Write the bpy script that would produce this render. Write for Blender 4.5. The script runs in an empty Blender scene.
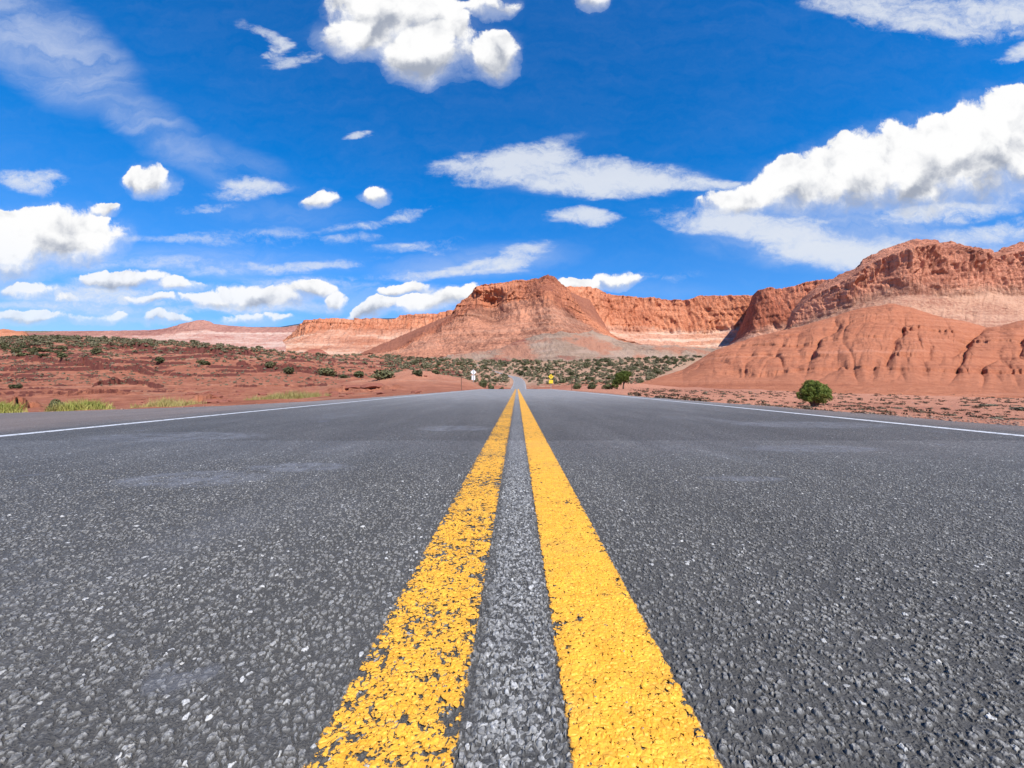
import bpy, math, random
import numpy as np
R = math.radians
random.seed(7); rng = np.random.default_rng(11)
scene = bpy.context.scene
COL = scene.collection

# ---------------------------------------------------------------- camera
CAM_H = 0.34
cam_d = bpy.data.cameras.new("camera"); cam = bpy.data.objects.new("camera", cam_d); COL.objects.link(cam)
cam.location = (0, 0, CAM_H); cam.rotation_euler = (R(90), 0, 0)
cam_d.sensor_width = 36; cam_d.lens = 385/1024*36
cam_d.shift_x = -5/1024; cam_d.shift_y = 2/1024
cam_d.clip_start = 0.02; cam_d.clip_end = 40000
scene.camera = cam

# ---------------------------------------------------------------- light
SUN_EL, SUN_AZ = 50, 150          # azimuth clockwise from +Y (the road's direction): behind and right
sun_d = bpy.data.lights.new("sun", 'SUN'); sun_d.energy = 4.2; sun_d.angle = R(0.5); sun_d.color = (1, .95, .87)
sun = bpy.data.objects.new("sun", sun_d); COL.objects.link(sun)
sun.rotation_euler = (R(90-SUN_EL), 0, R(180-SUN_AZ)+0)
sun.location = (30, -30, 60)
scene.view_settings.view_transform = 'Standard'; scene.view_settings.look = 'None'
scene.view_settings.exposure = 0.68; scene.view_settings.gamma = 1
scene.view_settings.use_curve_mapping = False
scene.cycles.max_bounces = 6; scene.cycles.transparent_max_bounces = 8

# ---------------------------------------------------------------- node helpers
class G:
    """small wrapper to write node graphs as expressions"""
    def __init__(s, nt): s.nt = nt; s.n = nt.nodes; s.l = nt.links
    def link(s, a, sock):
        if isinstance(a, (int, float)): sock.default_value = a
        elif isinstance(a, (tuple, list)):
            a = tuple(a)
            if hasattr(sock.default_value, '__len__') and len(sock.default_value) == 4 and len(a) == 3: a = a+(1,)
            sock.default_value = a
        else: s.l.new(a, sock)
    def m(s, op, a, b=0.0, c=0.0, clamp=False):
        n = s.n.new('ShaderNodeMath'); n.operation = op; n.use_clamp = clamp
        for i, v in enumerate((a, b, c)): s.link(v, n.inputs[i])
        return n.outputs[0]
    def vm(s, op, a, b=(0, 0, 0), sc=None):
        n = s.n.new('ShaderNodeVectorMath'); n.operation = op
        s.link(a, n.inputs[0])
        if op == 'SCALE': s.link(sc, n.inputs[3])
        else: s.link(b, n.inputs[1])
        return n.outputs['Value'] if op in ('DOT_PRODUCT', 'LENGTH') else n.outputs[0]
    def sep(s, v):
        n = s.n.new('ShaderNodeSeparateXYZ'); s.l.new(v, n.inputs[0]); return n.outputs
    def comb(s, x, y, z=0.0):
        n = s.n.new('ShaderNodeCombineXYZ')
        for i, v in enumerate((x, y, z)): s.link(v, n.inputs[i])
        return n.outputs[0]
    def noise(s, vec, scale, det=4, rough=.55, dist=0.0, col=False):
        n = s.n.new('ShaderNodeTexNoise'); s.link(vec, n.inputs['Vector'])
        n.inputs['Scale'].default_value = scale; n.inputs['Detail'].default_value = det
        n.inputs['Roughness'].default_value = rough; n.inputs['Distortion'].default_value = dist
        return n.outputs['Color' if col else 'Fac']
    def vor(s, vec, scale, feat='F1', out='Distance', rnd=1.0):
        n = s.n.new('ShaderNodeTexVoronoi'); n.feature = feat; s.link(vec, n.inputs['Vector'])
        n.inputs['Scale'].default_value = scale; n.inputs['Randomness'].default_value = rnd
        return n.outputs[out]
    def ss(s, x, lo, hi, a=0.0, b=1.0, t='SMOOTHSTEP'):
        n = s.n.new('ShaderNodeMapRange'); n.interpolation_type = t; s.link(x, n.inputs[0])
        for i, v in enumerate((lo, hi, a, b)): s.link(v, n.inputs[i+1])
        return n.outputs[0]
    def mix(s, f, a, b, mode='MIX'):
        n = s.n.new('ShaderNodeMix'); n.data_type = 'RGBA'; n.blend_type = mode
        s.link(f, n.inputs[0]); s.link(a, n.inputs[6]); s.link(b, n.inputs[7]); return n.outputs[2]
    def mf(s, f, a, b):
        n = s.n.new('ShaderNodeMix'); n.data_type = 'FLOAT'
        s.link(f, n.inputs[0]); s.link(a, n.inputs[2]); s.link(b, n.inputs[3]); return n.outputs[0]
    def ramp(s, f, stops):
        n = s.n.new('ShaderNodeValToRGB'); e = n.color_ramp.elements
        e[0].position, e[0].color = stops[0][0], tuple(stops[0][1])+(1,)
        e[1].position, e[1].color = stops[-1][0], tuple(stops[-1][1])+(1,)
        for p, c in stops[1:-1]:
            q = e.new(p); q.color = tuple(c)+(1,)
        s.link(f, n.inputs[0]); return n.outputs[0]
    def attr(s, name):
        n = s.n.new('ShaderNodeAttribute'); n.attribute_name = name; return n.outputs['Fac']
    def pos(s):
        return s.n.new('ShaderNodeNewGeometry').outputs['Position']
    def bump(s, h, dist, strength=1.0):
        n = s.n.new('ShaderNodeBump'); s.link(h, n.inputs['Height']); n.inputs['Distance'].default_value = dist
        s.link(strength, n.inputs['Strength']); return n.outputs[0]

def mat(name, rough=.9, spec=.3):
    m = bpy.data.materials.new(name); m.use_nodes = True
    b = m.node_tree.nodes['Principled BSDF']
    b.inputs['Roughness'].default_value = rough; b.inputs['Specular IOR Level'].default_value = spec
    return m, G(m.node_tree), b

# ---------------------------------------------------------------- world: Nishita sky with clouds by direction
def build_world():
    w = bpy.data.worlds.new("World"); scene.world = w; w.use_nodes = True
    g = G(w.node_tree); bg = w.node_tree.nodes['Background']
    sky = g.n.new('ShaderNodeTexSky'); sky.sky_type = 'NISHITA'; sky.sun_disc = False
    sky.sun_elevation = R(SUN_EL); sky.sun_rotation = R(SUN_AZ); sky.altitude = 1800
    sky.air_density = 1.0; sky.dust_density = .3; sky.ozone_density = 2.0
    tc = g.n.new('ShaderNodeTexCoord'); D = tc.outputs['Generated']
    dx, dy, dz = g.sep(D)
    dyc = g.m('MAXIMUM', dy, .12)
    P = g.comb(g.m('MULTIPLY', g.m('DIVIDE', dx, dyc), 3.85), g.m('MULTIPLY', g.m('DIVIDE', dz, dyc), 3.85))  # unit = 100 px of the photo
    n1 = g.noise(P, 1.9, 6, .58, col=True)
    n1v = g.vm('SUBTRACT', n1, (.5, .5, .5))
    Pc = g.vm('ADD', P, g.vm('SCALE', n1v, sc=.34))              # gently warped for cumulus
    Ps = g.vm('MULTIPLY', P, (.55, 1.5, 1))
    n2v = g.vm('SUBTRACT', g.noise(Ps, 1.6, 5, .6, col=True), (.5, .5, .5))
    Pw = g.vm('ADD', P, g.vm('MULTIPLY', n2v, (1.1, .4, 0)))
    def field(P0, blobs, shade=False):
        acc = None; S = None
        for (u, v, a, b, rot, k) in blobs:
            c, s_ = math.cos(R(rot)), math.sin(R(rot)); cx, cy = (u-517)/100, (386-v)/100; a /= 100; b /= 100
            d = g.vm('SUBTRACT', P0, (cx, cy, 0))
            q = g.vm('DOT_PRODUCT', d, (c/a, s_/a, 0)); r = g.vm('DOT_PRODUCT', d, (-s_/b, c/b, 0))
            mm = g.m('SUBTRACT', 1, g.m('ADD', g.m('MULTIPLY', q, q), g.m('MULTIPLY', r, r)))
            mm = g.m('MULTIPLY', g.m('MAXIMUM', mm, 0 if not shade else -1), k)
            if acc is None:
                acc = mm; S = r
            else:
                if shade:
                    t = g.m('GREATER_THAN', mm, acc); S = g.mf(g.ss(g.m('SUBTRACT', mm, acc), -.25, .25), S, r)
                acc = g.m('SMOOTH_MAX', acc, mm, .45) if shade else g.m('MAXIMUM', acc, mm)
        return acc, S
    cum = [(390,12,66,50,0,1.25),(422,52,46,38,0,1.25),(362,38,48,26,0,1.0),(495,54,28,28,0,.9),(489,6,32,14,0,.8),(455,40,30,40,0,.7),
           (150,181,31,19,0,1),(322,198,18,10,0,.9),(374,197,16,9,0,.9),
           (42,240,88,36,0,1.1),(85,236,44,30,0,1.0),(0,250,70,42,0,1.1),
           (102,208,18,9,0,.7),
           (125,281,52,13,0,.75),(178,287,34,9,0,.8),(262,296,58,15,0,.9),(304,290,36,12,0,.8),(336,300,17,11,0,.9),(220,300,30,8,0,.6),
           (378,308,32,10,12,.9),(445,299,52,13,12,.9),(20,318,54,9,0,.5),(95,320,40,7,0,.5),(160,322,34,6,0,.4),(30,292,40,9,0,.55),(75,300,30,7,0,.45),(250,318,40,7,0,.45),(205,300,26,8,0,.7),(408,290,30,9,8,.7),(150,303,30,7,0,.6),
           (577,284,30,9,0,.9),(618,279,28,9,0,.9),(590,0,16,12,0,.7),
           (748,202,54,17,6,1),(802,188,62,34,12,1.1),(868,172,80,50,16,1.2),(935,164,84,56,14,1.25),(1010,146,90,62,20,1.25),(1080,130,90,55,10,1.1),
           (1250,90,120,50,10,1),(-160,240,100,40,0,1),(-260,60,120,50,0,.8)]
    wsp = [(515,166,92,27,2,1.15),(590,178,140,20,-2,1.1),(680,184,100,11,0,.85),(585,217,46,15,3,1.0),(540,150,60,12,10,.5),
           (760,226,120,20,-7,1.1),(825,250,100,26,-8,1.1),(935,216,105,15,8,.75),(980,236,80,14,10,.7),(890,250,60,16,0,.7),
           (268,44,34,13,-38,.75),(295,62,40,8,10,.6),(32,182,46,14,-5,.7),(248,190,56,14,5,.7),(405,212,34,10,8,.6),(352,236,40,9,0,.5),
           (500,258,60,14,10,.85),(450,272,90,8,3,.7),(280,236,100,10,0,.4),(200,266,190,9,0,.45),(300,283,120,12,0,.5),
           (430,300,60,14,10,.6),(110,294,130,14,0,.7),(300,262,120,8,2,.6),(370,222,60,8,8,.5),(180,240,90,8,0,.5),(240,308,130,12,0,.7),(420,244,60,7,6,.5),(205,205,40,6,0,.5),(40,306,160,10,0,.5),(905,14,120,26,-8,.85),(1010,10,90,26,0,.9),(1018,50,28,14,30,.7),
           (960,262,60,8,0,.5),(655,272,60,8,0,.35),(1200,200,150,30,5,.6),(-200,150,160,30,10,.5),(358,137,18,5,0,.6)]
    Mc, S = field(Pc, cum, True)
    big = g.noise(Pc, 2.1, 3, .5)
    nb = g.noise(Pc, 4.6, 9, .63)
    nsh = g.noise(Pc, 2.6, 4, .5); nsh2 = g.noise(g.vm('ADD', Pc, (-.07, .12, 0)), 2.6, 4, .5)
    dc = g.m('ADD', g.m('MULTIPLY', Mc, 1.25), g.m('ADD', g.m('MULTIPLY', g.m('SUBTRACT', big, .5), 1.6), g.m('MULTIPLY', g.m('SUBTRACT', nb, .5), 2.1)))
    dc = g.m('MULTIPLY', g.m('SUBTRACT', dc, .06), g.ss(Mc, -.12, .18))
    soft = g.m('ADD', g.ss(S, .3, -.8, .20, 1.5), g.ss(big, .45, .60, .30, 0))
    dcs = g.m('MULTIPLY', g.ss(g.m('DIVIDE', dc, soft), 0, 1), g.ss(dz, .04, .26, .62, 1.0))
    Mw, _ = field(Pw, wsp)
    ns = g.noise(g.vm('ADD', g.vm('MULTIPLY', P, (.45, 2.3, 1)), g.vm('SCALE', n1v, sc=1.1)), 2.4, 9, .66)
    dw = g.m('MULTIPLY', g.ss(g.m('ADD', Mw, g.m('MULTIPLY', g.m('SUBTRACT', ns, .5), 2.4)), .0, 1.1), .96)
    dw = g.m('MULTIPLY', dw, g.ss(Mw, .0, .55))
    veil = [(40,45,150,62,-30,.95),(150,125,150,36,-33,.65),(250,165,120,22,-25,.4),(200,262,240,26,0,.55),(280,300,230,26,0,.6),(60,305,160,30,0,.7),
            (480,262,140,26,4,.6),(850,240,200,46,-3,.9),(990,250,110,30,0,.7),(600,180,170,24,0,.5),(640,290,120,20,0,.35),(280,215,150,30,0,.35),(-200,120,220,80,-20,.8)]
    Mv, _ = field(g.vm('ADD', P, g.vm('MULTIPLY', n2v, (.5, .22, 0))), veil)
    Ps2 = g.vm('MULTIPLY', g.vm('ADD', P, g.vm('SCALE', n1v, sc=.5)), (.5, 2.6, 1))
    nv = g.noise(Ps2, 1.3, 8, .62, .6)
    halo = g.m('MULTIPLY', g.ss(g.m('ADD', Mc, g.m('MULTIPLY', g.m('SUBTRACT', ns, .5), 2.5)), -.9, .9), g.m('MULTIPLY', g.ss(Mc, -.5, .1, 0, .6), g.ss(S, .5, -.4, .35, 1.0)))
    dv = g.m('MULTIPLY', g.m('MULTIPLY', Mv, g.ss(Mv, 0, .6)), g.ss(nv, .30, .72, .22, 1.0))
    dv = g.m('MAXIMUM', dv, halo)
    # cloud brightness: sunlit tops, greyer undersides and billow relief
    rel = g.m('ADD', g.m('MULTIPLY', g.m('SUBTRACT', nsh, nsh2), 1.5), g.m('MULTIPLY', g.m('SUBTRACT', nb, .5), .8))
    thick = g.ss(dc, -.05, .45)
    under = g.m('MULTIPLY', g.ss(g.m('ADD', S, g.m('MULTIPLY', g.m('SUBTRACT', nsh, .5), 1.2)), .25, -.70), thick)
    br = g.m('ADD', g.m('SUBTRACT', .97, g.m('MULTIPLY', under, .36)), g.m('MULTIPLY', rel, g.mf(thick, .25, .7)))
    br = g.m('MINIMUM', g.m('MAXIMUM', br, .3), 1.04)
    ccol = g.mix(g.ss(br, .40, 1.0), (.37, .41, .50), (1.0, 1.0, 1.0))
    # blue of the sky
    hs = g.n.new('ShaderNodeHueSaturation'); hs.inputs['Saturation'].default_value = 1.22; g.link(sky.outputs[0], hs.inputs['Color'])
    el = g.m('DIVIDE', dz, g.m('SQRT', g.m('ADD', 1, 0)))
    tint = g.ramp(g.m('MULTIPLY', g.m('MAXIMUM', dz, 0), 1.0), SKY_TINT)
    blue = g.vm('SCALE', g.vm('MULTIPLY', sky.outputs[0], tint), sc=g.ss(dz, 0, .45, 1.0, 1.32))
    K = 10/ (2**scene.view_settings.exposure)    # clouds are given in display-linear, the Background strength is 0.1
    blue = g.mix(g.m('MULTIPLY', dv, .72), blue, tuple(c*K for c in (.66, .73, .88)))
    base = g.mix(g.m('MULTIPLY', dw, .88), blue, tuple(c*K for c in (.80, .84, .90)))
    out = g.mix(dcs, base, g.vm('SCALE', ccol, sc=K))
    below = g.ss(dz, -.02, 0)
    out = g.mix(below, blue, out)
    g.link(out, bg.inputs['Color']); bg.inputs['Strength'].default_value = .1
    w.cycles.sampling_method = 'MANUAL'; w.cycles.sample_map_resolution = 512
SKY_TINT = [(0.0, (.55,.62,.72)), (.08, (.46,.63,.80)), (.20, (.26,.66,1.04)), (.42, (.02,.60,1.08)), (1.0, (.02,.54,1.08))]
build_world()

# ---------------------------------------------------------------- numpy noise
_P = np.random.default_rng(5).permutation(256); _P = np.concatenate([_P, _P, _P])
_Gr = np.random.default_rng(6).normal(size=(256, 3)); _Gr /= np.linalg.norm(_Gr, axis=1)[:, None]
def perlin(x, y, z=0.0):
    x, y, z = np.broadcast_arrays(np.asarray(x, float), np.asarray(y, float), np.asarray(z, float))
    xi, yi, zi = np.floor(x).astype(int), np.floor(y).astype(int), np.floor(z).astype(int)
    xf, yf, zf = x-xi, y-yi, z-zi
    f = lambda t: t*t*t*(t*(t*6-15)+10)
    u, v, w = f(xf), f(yf), f(zf)
    xi &= 255; yi &= 255; zi &= 255
    def gr(a, b, c):
        h = _P[_P[_P[xi+a]+yi+b]+zi+c]
        gg = _Gr[h]; return gg[..., 0]*(xf-a)+gg[..., 1]*(yf-b)+gg[..., 2]*(zf-c)
    L = lambda a, b, t: a+(b-a)*t
    return 1.6*L(L(L(gr(0,0,0), gr(1,0,0), u), L(gr(0,1,0), gr(1,1,0), u), v),
                 L(L(gr(0,0,1), gr(1,0,1), u), L(gr(0,1,1), gr(1,1,1), u), v), w)
def fbm(x, y, z=0.0, o=4, g=.5):
    a = 1; s = 0
    for i in range(o):
        s = s+a*perlin(x*2**i+i*7.3, y*2**i+i*3.1, np.asarray(z)*2**i); a *= g
    return s
def ridged(x, y, z=0.0, o=4, g=.5):
    a = 1; s = 0; t = 0
    for i in range(o):
        s = s+a*(1-2*np.abs(perlin(x*2**i+i*5.7, y*2**i+i*9.1, np.asarray(z)*2**i))); t += a; a *= g
    return s/t
def sstep(x, a, b):
    t = np.clip((x-a)/(b-a), 0, 1); return t*t*(3-2*t)

# ---------------------------------------------------------------- mesh helpers
def tag(o, label=None, cat=None, group=None, kind=None):
    if label: o['label'] = label
    if cat: o['category'] = cat
    if group: o['group'] = group
    if kind: o['kind'] = kind
    return o
def mesh_from(name, verts, faces, material=None, smooth=False, attrs=None):
    """verts (n,3), faces (m,4) or (m,3) arrays"""
    verts = np.asarray(verts, np.float32); faces = np.asarray(faces, np.int32)
    me = bpy.data.meshes.new(name); k = faces.shape[1]
    me.vertices.add(len(verts)); me.vertices.foreach_set('co', verts.ravel())
    me.loops.add(faces.size); me.loops.foreach_set('vertex_index', faces.ravel())
    me.polygons.add(len(faces)); me.polygons.foreach_set('loop_start', np.arange(0, faces.size, k, dtype=np.int32))
    if smooth: me.polygons.foreach_set('use_smooth', np.ones(len(faces), bool))
    if attrs:
        for a, v in attrs.items():
            at = me.attributes.new(a, 'FLOAT', 'POINT'); at.data.foreach_set('value', np.asarray(v, np.float32).ravel())
    me.update(calc_edges=True)
    if material: me.materials.append(material)
    return me
def link(name, me, parent=None, loc=None):
    o = bpy.data.objects.new(name, me); COL.objects.link(o)
    if parent: o.parent = parent
    if loc is not None: o.location = loc
    return o
def grid_faces(nr, nc):
    i = np.arange(nr-1)[:, None]*nc+np.arange(nc-1)[None]
    return np.stack([i, i+1, i+nc+1, i+nc], -1).reshape(-1, 4)
def grid_obj(name, X, Y, Z, material, attrs=None, mask=None, parent=None, smooth=True):
    nr, nc = X.shape; f = grid_faces(nr, nc)
    v = np.stack([X, Y, Z], -1).reshape(-1, 3)
    if mask is not None:
        f = f[mask.ravel()]
        used = np.zeros(len(v), bool); used[f.ravel()] = True; idx = np.cumsum(used)-1
        v = v[used]; f = idx[f]
        if attrs: attrs = {k: a.ravel()[used] for k, a in attrs.items()}
    return link(name, mesh_from(name, v, f, material, smooth, attrs), parent)

# ---------------------------------------------------------------- the road's course and the lie of the land
F, U0, V0 = 385.0, 517.0, 386.0      # bearings along the road are written as tangents: s = (u-U0)/F, heights as (V0-v)/F
RP = np.array([(0,-40,0),(0,30,0),(0,45,0),(0,60,-.22),(0,80,-.9),(0,100,-1.6),(.2,140,-2.1),(.8,190,-1.1),(1.5,230,1.0),(1.6,270,3.6),
               (.2,320,6.6),(-4,352,9.0),(-13,385,11.8),(-33.7,480,20.0),(-50,550,27.4),(-68,620,34.8),(-112,700,43.5),(-190,780,50)], float)
def road_path(n=900):
    t = np.concatenate([[0], np.cumsum(np.linalg.norm(np.diff(RP, axis=0), axis=1))])
    tt = np.linspace(0, t[-1], n)
    p = np.stack([np.interp(tt, t, RP[:, k]) for k in range(3)], -1)
    ker = np.hanning(23); ker /= ker.sum()
    q = p.copy()
    for k in (0, 1, 2): q[:, k] = np.convolve(np.pad(p[:, k], 11, mode='edge'), ker, 'valid')
    q[:25] = p[:25]; q[-12:] = p[-12:]; return q
PATH = road_path()
EDGE_L = lambda y: -np.interp(y, [-40, 4.6, 6.0, 8, 12, 20, 60], [7.2, 6.7, 5.3, 4.6, 4.2, 4.0, 3.95])
EDGE_R = lambda y: np.interp(y, [-40, 4, 12, 30], [4.5, 4.35, 3.95, 3.9])

GU = [-500,0,100,200,300,400,450,480,517,560,600,650,700,800,900,1024,1500]
GT = {18:[420,412,409,406,401,394,393,393,393,393,394,398,403,409,415,424,430],
 30:[412,404,401,399,396,391,390,389,390,390,391,394,397,405,409,414,416],
 60:[396,391,390,389,388,387,387,388,389.5,389.6,389.4,390,391,394,397,400,400],
 100:[380,380,379,378,379,382,384,388,392,390,388.5,388,388,390,391,392,391],
 200:[358,361,359,359,365,373,379,385,388,385.5,383,381,381,384,385,385,385],
 320:[344,348,347,350,359,368,371,374,378,376.5,375,374,374,377,378,378,378],
 600:[335,338,338,344,354,361,363,365,367,366,365,364,364,366,366,366,366],
 900:[334,337,339,347,355,358,359,359,359,358,357,356,356,356,356,356,356],
 1400:[342,344,346,351,355,356,355,354,353,352,351,350,350,350,350,350,350]}
_LY = np.linspace(math.log(1.5), math.log(1500), 260); _LU = np.linspace(-700, 1700, 300)
def _table():
    ys = [1.5, 5, 9]+list(GT); Z = []
    Z.append(np.zeros(len(GU))-.05); Z.append(np.zeros(len(GU))-.08)
    Z.append(np.array([-.6,-.5,-.4,-.35,-.25,-.1,-.06,-.05,-.05,-.05,-.06,-.1,-.2,-.35,-.5,-.6,-.6]))
    for y, vs in GT.items(): Z.append(CAM_H+(V0-np.array(vs))*y/F)
    Z = np.array(Z)
    A = np.array([np.interp(_LU, GU, r) for r in Z])
    B = np.array([np.interp(_LY, np.log(ys), A[:, j]) for j in range(A.shape[1])]).T
    k = np.hanning(15); k /= k.sum()
    kw = np.hanning(13); kw /= kw.sum()
    B = np.array([np.convolve(np.pad(c, 7, mode='edge'), k, 'valid') for c in B.T]).T
    B = np.array([np.convolve(np.pad(r, 6, mode='edge'), kw, 'valid') for r in B])
    return B
_TB = _table()
def base_h(x, y):
    yy = np.clip(y, 1.6, 1490); u = np.clip(U0+F*x/np.maximum(yy, 1.6), -690, 1690)
    a = (np.log(yy)-_LY[0])/(_LY[1]-_LY[0]); b = (u-_LU[0])/(_LU[1]-_LU[0])
    i = np.clip(a.astype(int), 0, 258); j = np.clip(b.astype(int), 0, 298); a = a-i; b = b-j
    return (_TB[i, j]*(1-a)+_TB[i+1, j]*a)*(1-b)+(_TB[i, j+1]*(1-a)+_TB[i+1, j+1]*a)*b
def road_near(x, y):
    """distance to the road's centre line and the road's height there"""
    sh = x.shape; x = x.ravel(); y = y.ravel()
    i = np.clip(np.searchsorted(PATH[:, 1], y), 1, len(PATH)-1)
    p, q = PATH[i-1], PATH[i]; t = np.clip((y-p[:, 1])/np.maximum(q[:, 1]-p[:, 1], 1e-6), 0, 1)
    cx = p[:, 0]+(q[:, 0]-p[:, 0])*t; cz = p[:, 2]+(q[:, 2]-p[:, 2])*t
    sl = (q[:, 0]-p[:, 0])/np.maximum(q[:, 1]-p[:, 1], 1e-6)
    return ((x-cx)/np.sqrt(1+sl*sl)).reshape(sh), cz.reshape(sh)
LEDGES = [([(15,178),(100,132),(160,104)], 1.3, 22), ([(88,62),(112,72),(170,62)], .75, 9), ([(95,300),(170,262),(262,255)], 2.3, 40), ([(190,330),(280,300)], 2.0, 40),
          ([(322,33),(360,31),(410,33)], .20, 5), ([(-30,20),(20,20),(48,21)], .28, 4), ([(186,24),(226,25)], .34, 3), ([(40,45),(95,40),(130,44)], .30, 6),
          ([(225,62),(300,58),(345,64)], .30, 9), ([(-60,95),(0,88),(40,92)], .8, 14), ([(230,140),(330,120)], 1.1, 20)]
def ground_h(x, y):
    x = np.asarray(x, float); y = np.asarray(y, float)
    z = base_h(x, y)
    left = sstep(-x, 4, 25)*sstep(y, 10, 40)
    far = sstep(y, 40, 200)
    d, rz = road_near(x, y); ad = np.abs(d)
    off = sstep(ad, 5, 22)
    # rolling and small relief, scaled with the roughness of the land there
    z = z+off*(fbm(x/40, y/40, o=4)*1.5*far+fbm(x/14, y/14, 3.3, o=6, g=.58)*(.26+.5*far)*sstep(y, 10, 40)*(.45+.55*left))
    z = z+sstep(ad, 5, 9)*fbm(x/2.2, y/2.2, 1.7, o=4)*.09
    # broken sandstone ledges on the slopes to the left
    lm = left*sstep(y, 16, 34)*sstep(-x/np.maximum(y, 1), .06, .22)
    st = .55+2.8*sstep(y, 40, 260)
    zz = z+fbm(x/60, y/35, 8.1, o=4)*3.0*far+fbm(x/12, y/9, 8.1, o=4)*.5
    k = zz/st; fr = k-np.floor(k); ter = (np.floor(k)+sstep(fr, .62, .80))*st-zz
    amt = sstep(fbm(x/50, y/30, 2.2, o=3), -.25, .35)
    z = z+lm*ter*.95*amt
    uu = U0+F*x/np.maximum(y, 1)
    for pts, hh, dec in LEDGES:
        ya, yb = min(p[1] for p in pts)*.8, max(p[1] for p in pts)*1.2+dec*4
        q = (uu > pts[0][0]-2) & (uu < pts[-1][0]+2) & (y > ya) & (y < yb)
        if not q.any(): continue
        u_, y_ = uu[q], y[q]
        yl = np.interp(u_, [p[0] for p in pts], [p[1] for p in pts])*(1+.05*fbm(u_/14, hh*9, 1.3, o=4))
        tp = sstep(u_, pts[0][0], pts[0][0]+14)*sstep(-u_, -pts[-1][0], -pts[-1][0]+16)*(.9+1.1*np.clip(fbm(u_/18, hh*5, 4.4, o=3)+.2, 0, 1))
        z[q] += 1.25*hh*tp*sstep(y_, yl, yl*1.010)*np.exp(-np.maximum(y_-yl, 0)/dec)
    # low red mound by the crest on the left
    mx = (x+12.5)/8.5; my = (y-50)/13
    z = z+2.1*np.exp(-(mx*mx+my*my)*1.5)*(1+.16*fbm(x/3, y/3, .5, o=4))
    mx = (x-24)/10; my = (y-88)/8
    z = z+1.4*np.exp(-(mx*mx+my*my))
    # the ground is graded to the road's edge
    eL, eR = EDGE_L(y), EDGE_R(y)
    e = np.where(d < 0, -eL, eR)
    w = sstep(ad, e+.0, e+2.2+8*sstep(y, 80, 300))
    low = np.where(ad < e+.25, -.06, -.03)
    return (rz+low)*(1-w)+z*w
_CU = np.linspace(-420, 1460, 1900); _CY = np.exp(np.linspace(math.log(2.5), math.log(1450), 720))
_CS, _CYY = np.meshgrid((_CU-U0)/F, _CY); _CZ = ground_h(_CS*_CYY, _CYY)
def ground_at(x, y):
    """the height of the built land, read off the mesh's own grid"""
    x = np.asarray(x, float); y = np.asarray(y, float)
    a = np.clip((np.log(np.maximum(y, 2.5))-math.log(2.5))/(math.log(1450)-math.log(2.5))*719, 0, 718.99)
    b = np.clip((U0+F*x/np.maximum(y, 2.5)+420)/1880*1899, 0, 1898.99)
    i = a.astype(int); j = b.astype(int); a = a-i; b = b-j
    return (_CZ[i, j]*(1-a)+_CZ[i+1, j]*a)*(1-b)+(_CZ[i, j+1]*(1-a)+_CZ[i+1, j+1]*a)*b
_RU = np.arange(-10, 780, 2.0); _RY = np.exp(np.linspace(math.log(20), math.log(1300), 900))
_RZ = ground_at(((_RU-U0)/F)[None]*_RY[:, None], _RY[:, None]+0*_RU[None])
def ray_ground(u, v, y0=5.0, y1=1300.0):
    """the nearest visible point of the land beyond y0 along one bearing and height"""
    j = int(np.clip((u+10)/2, 0, len(_RU)-1)); hit = np.nonzero((_RZ[:, j] >= CAM_H+(V0-v)/F*_RY) & (_RY >= y0))[0]
    y = _RY[hit[0]] if len(hit) else 1200.0
    x = (u-U0)/F*y; return float(x), float(y), float(ground_at(x, y))

# ---------------------------------------------------------------- materials of the land
def soil_material():
    m, g, b = mat('desert_soil', 1.0, .1)
    p = g.pos()
    n1 = g.noise(p, .045, 5, .6); n2 = g.noise(p, .6, 6, .65); n3 = g.noise(p, 9, 5, .7)
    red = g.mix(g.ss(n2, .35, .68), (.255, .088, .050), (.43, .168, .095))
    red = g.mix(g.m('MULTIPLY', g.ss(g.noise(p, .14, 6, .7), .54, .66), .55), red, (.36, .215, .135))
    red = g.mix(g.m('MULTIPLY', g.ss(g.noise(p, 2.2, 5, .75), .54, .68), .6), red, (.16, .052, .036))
    red = g.mix(g.attr('pale'), red, g.mix(g.ss(n3, .4, .65), (.40, .165, .10), (.56, .275, .175)))  # right side lighter; cloud shade on the left is painted as darker soil
    tan = g.mix(g.ss(n3, .35, .65), (.33, .20, .125), (.47, .30, .20))
    gr = g.attr('dry_grass')
    c = g.mix(g.ss(g.m('ADD', gr, g.m('MULTIPLY', g.m('SUBTRACT', n2, .5), 1.3)), .35, .7), red, tan)
    # beds of rock crop out as darker and paler layers
    z = g.sep(p)[2]
    lay = g.noise(g.comb(g.m('MULTIPLY', g.sep(p)[0], .01), g.m('MULTIPLY', g.sep(p)[1], .01), g.m('ADD', g.m('MULTIPLY', z, .9), g.m('MULTIPLY', n1, 1.5))), 1.0, 6, .7)
    c = g.mix(g.m('MULTIPLY', g.ss(lay, .48, .62), .28), c, (.20, .065, .045))
    c = g.mix(g.m('MULTIPLY', g.ss(lay, .42, .33), .35), c, (.52, .29, .19))
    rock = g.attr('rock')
    c = g.mix(g.m('MULTIPLY', g.ss(rock, .15, .6), .92), c, g.mix(n3, (.070, .022, .020), (.16, .050, .038)))  # ledge risers: undercut shade painted dark into the maroon rock
    veg = g.attr('scrub')
    c = g.mix(g.ss(g.m('ADD', veg, g.m('MULTIPLY', g.m('SUBTRACT', g.noise(p, .25, 6, .75), .5), 2.4)), .45, .75), c, (.15, .14, .075))
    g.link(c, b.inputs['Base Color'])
    h = g.m('ADD', g.m('MULTIPLY', n3, .3), g.m('MULTIPLY', g.noise(p, 1.2, 6, .7), 1.5))
    g.link(g.bump(h, .35, .8), b.inputs['Normal'])
    return m
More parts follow.
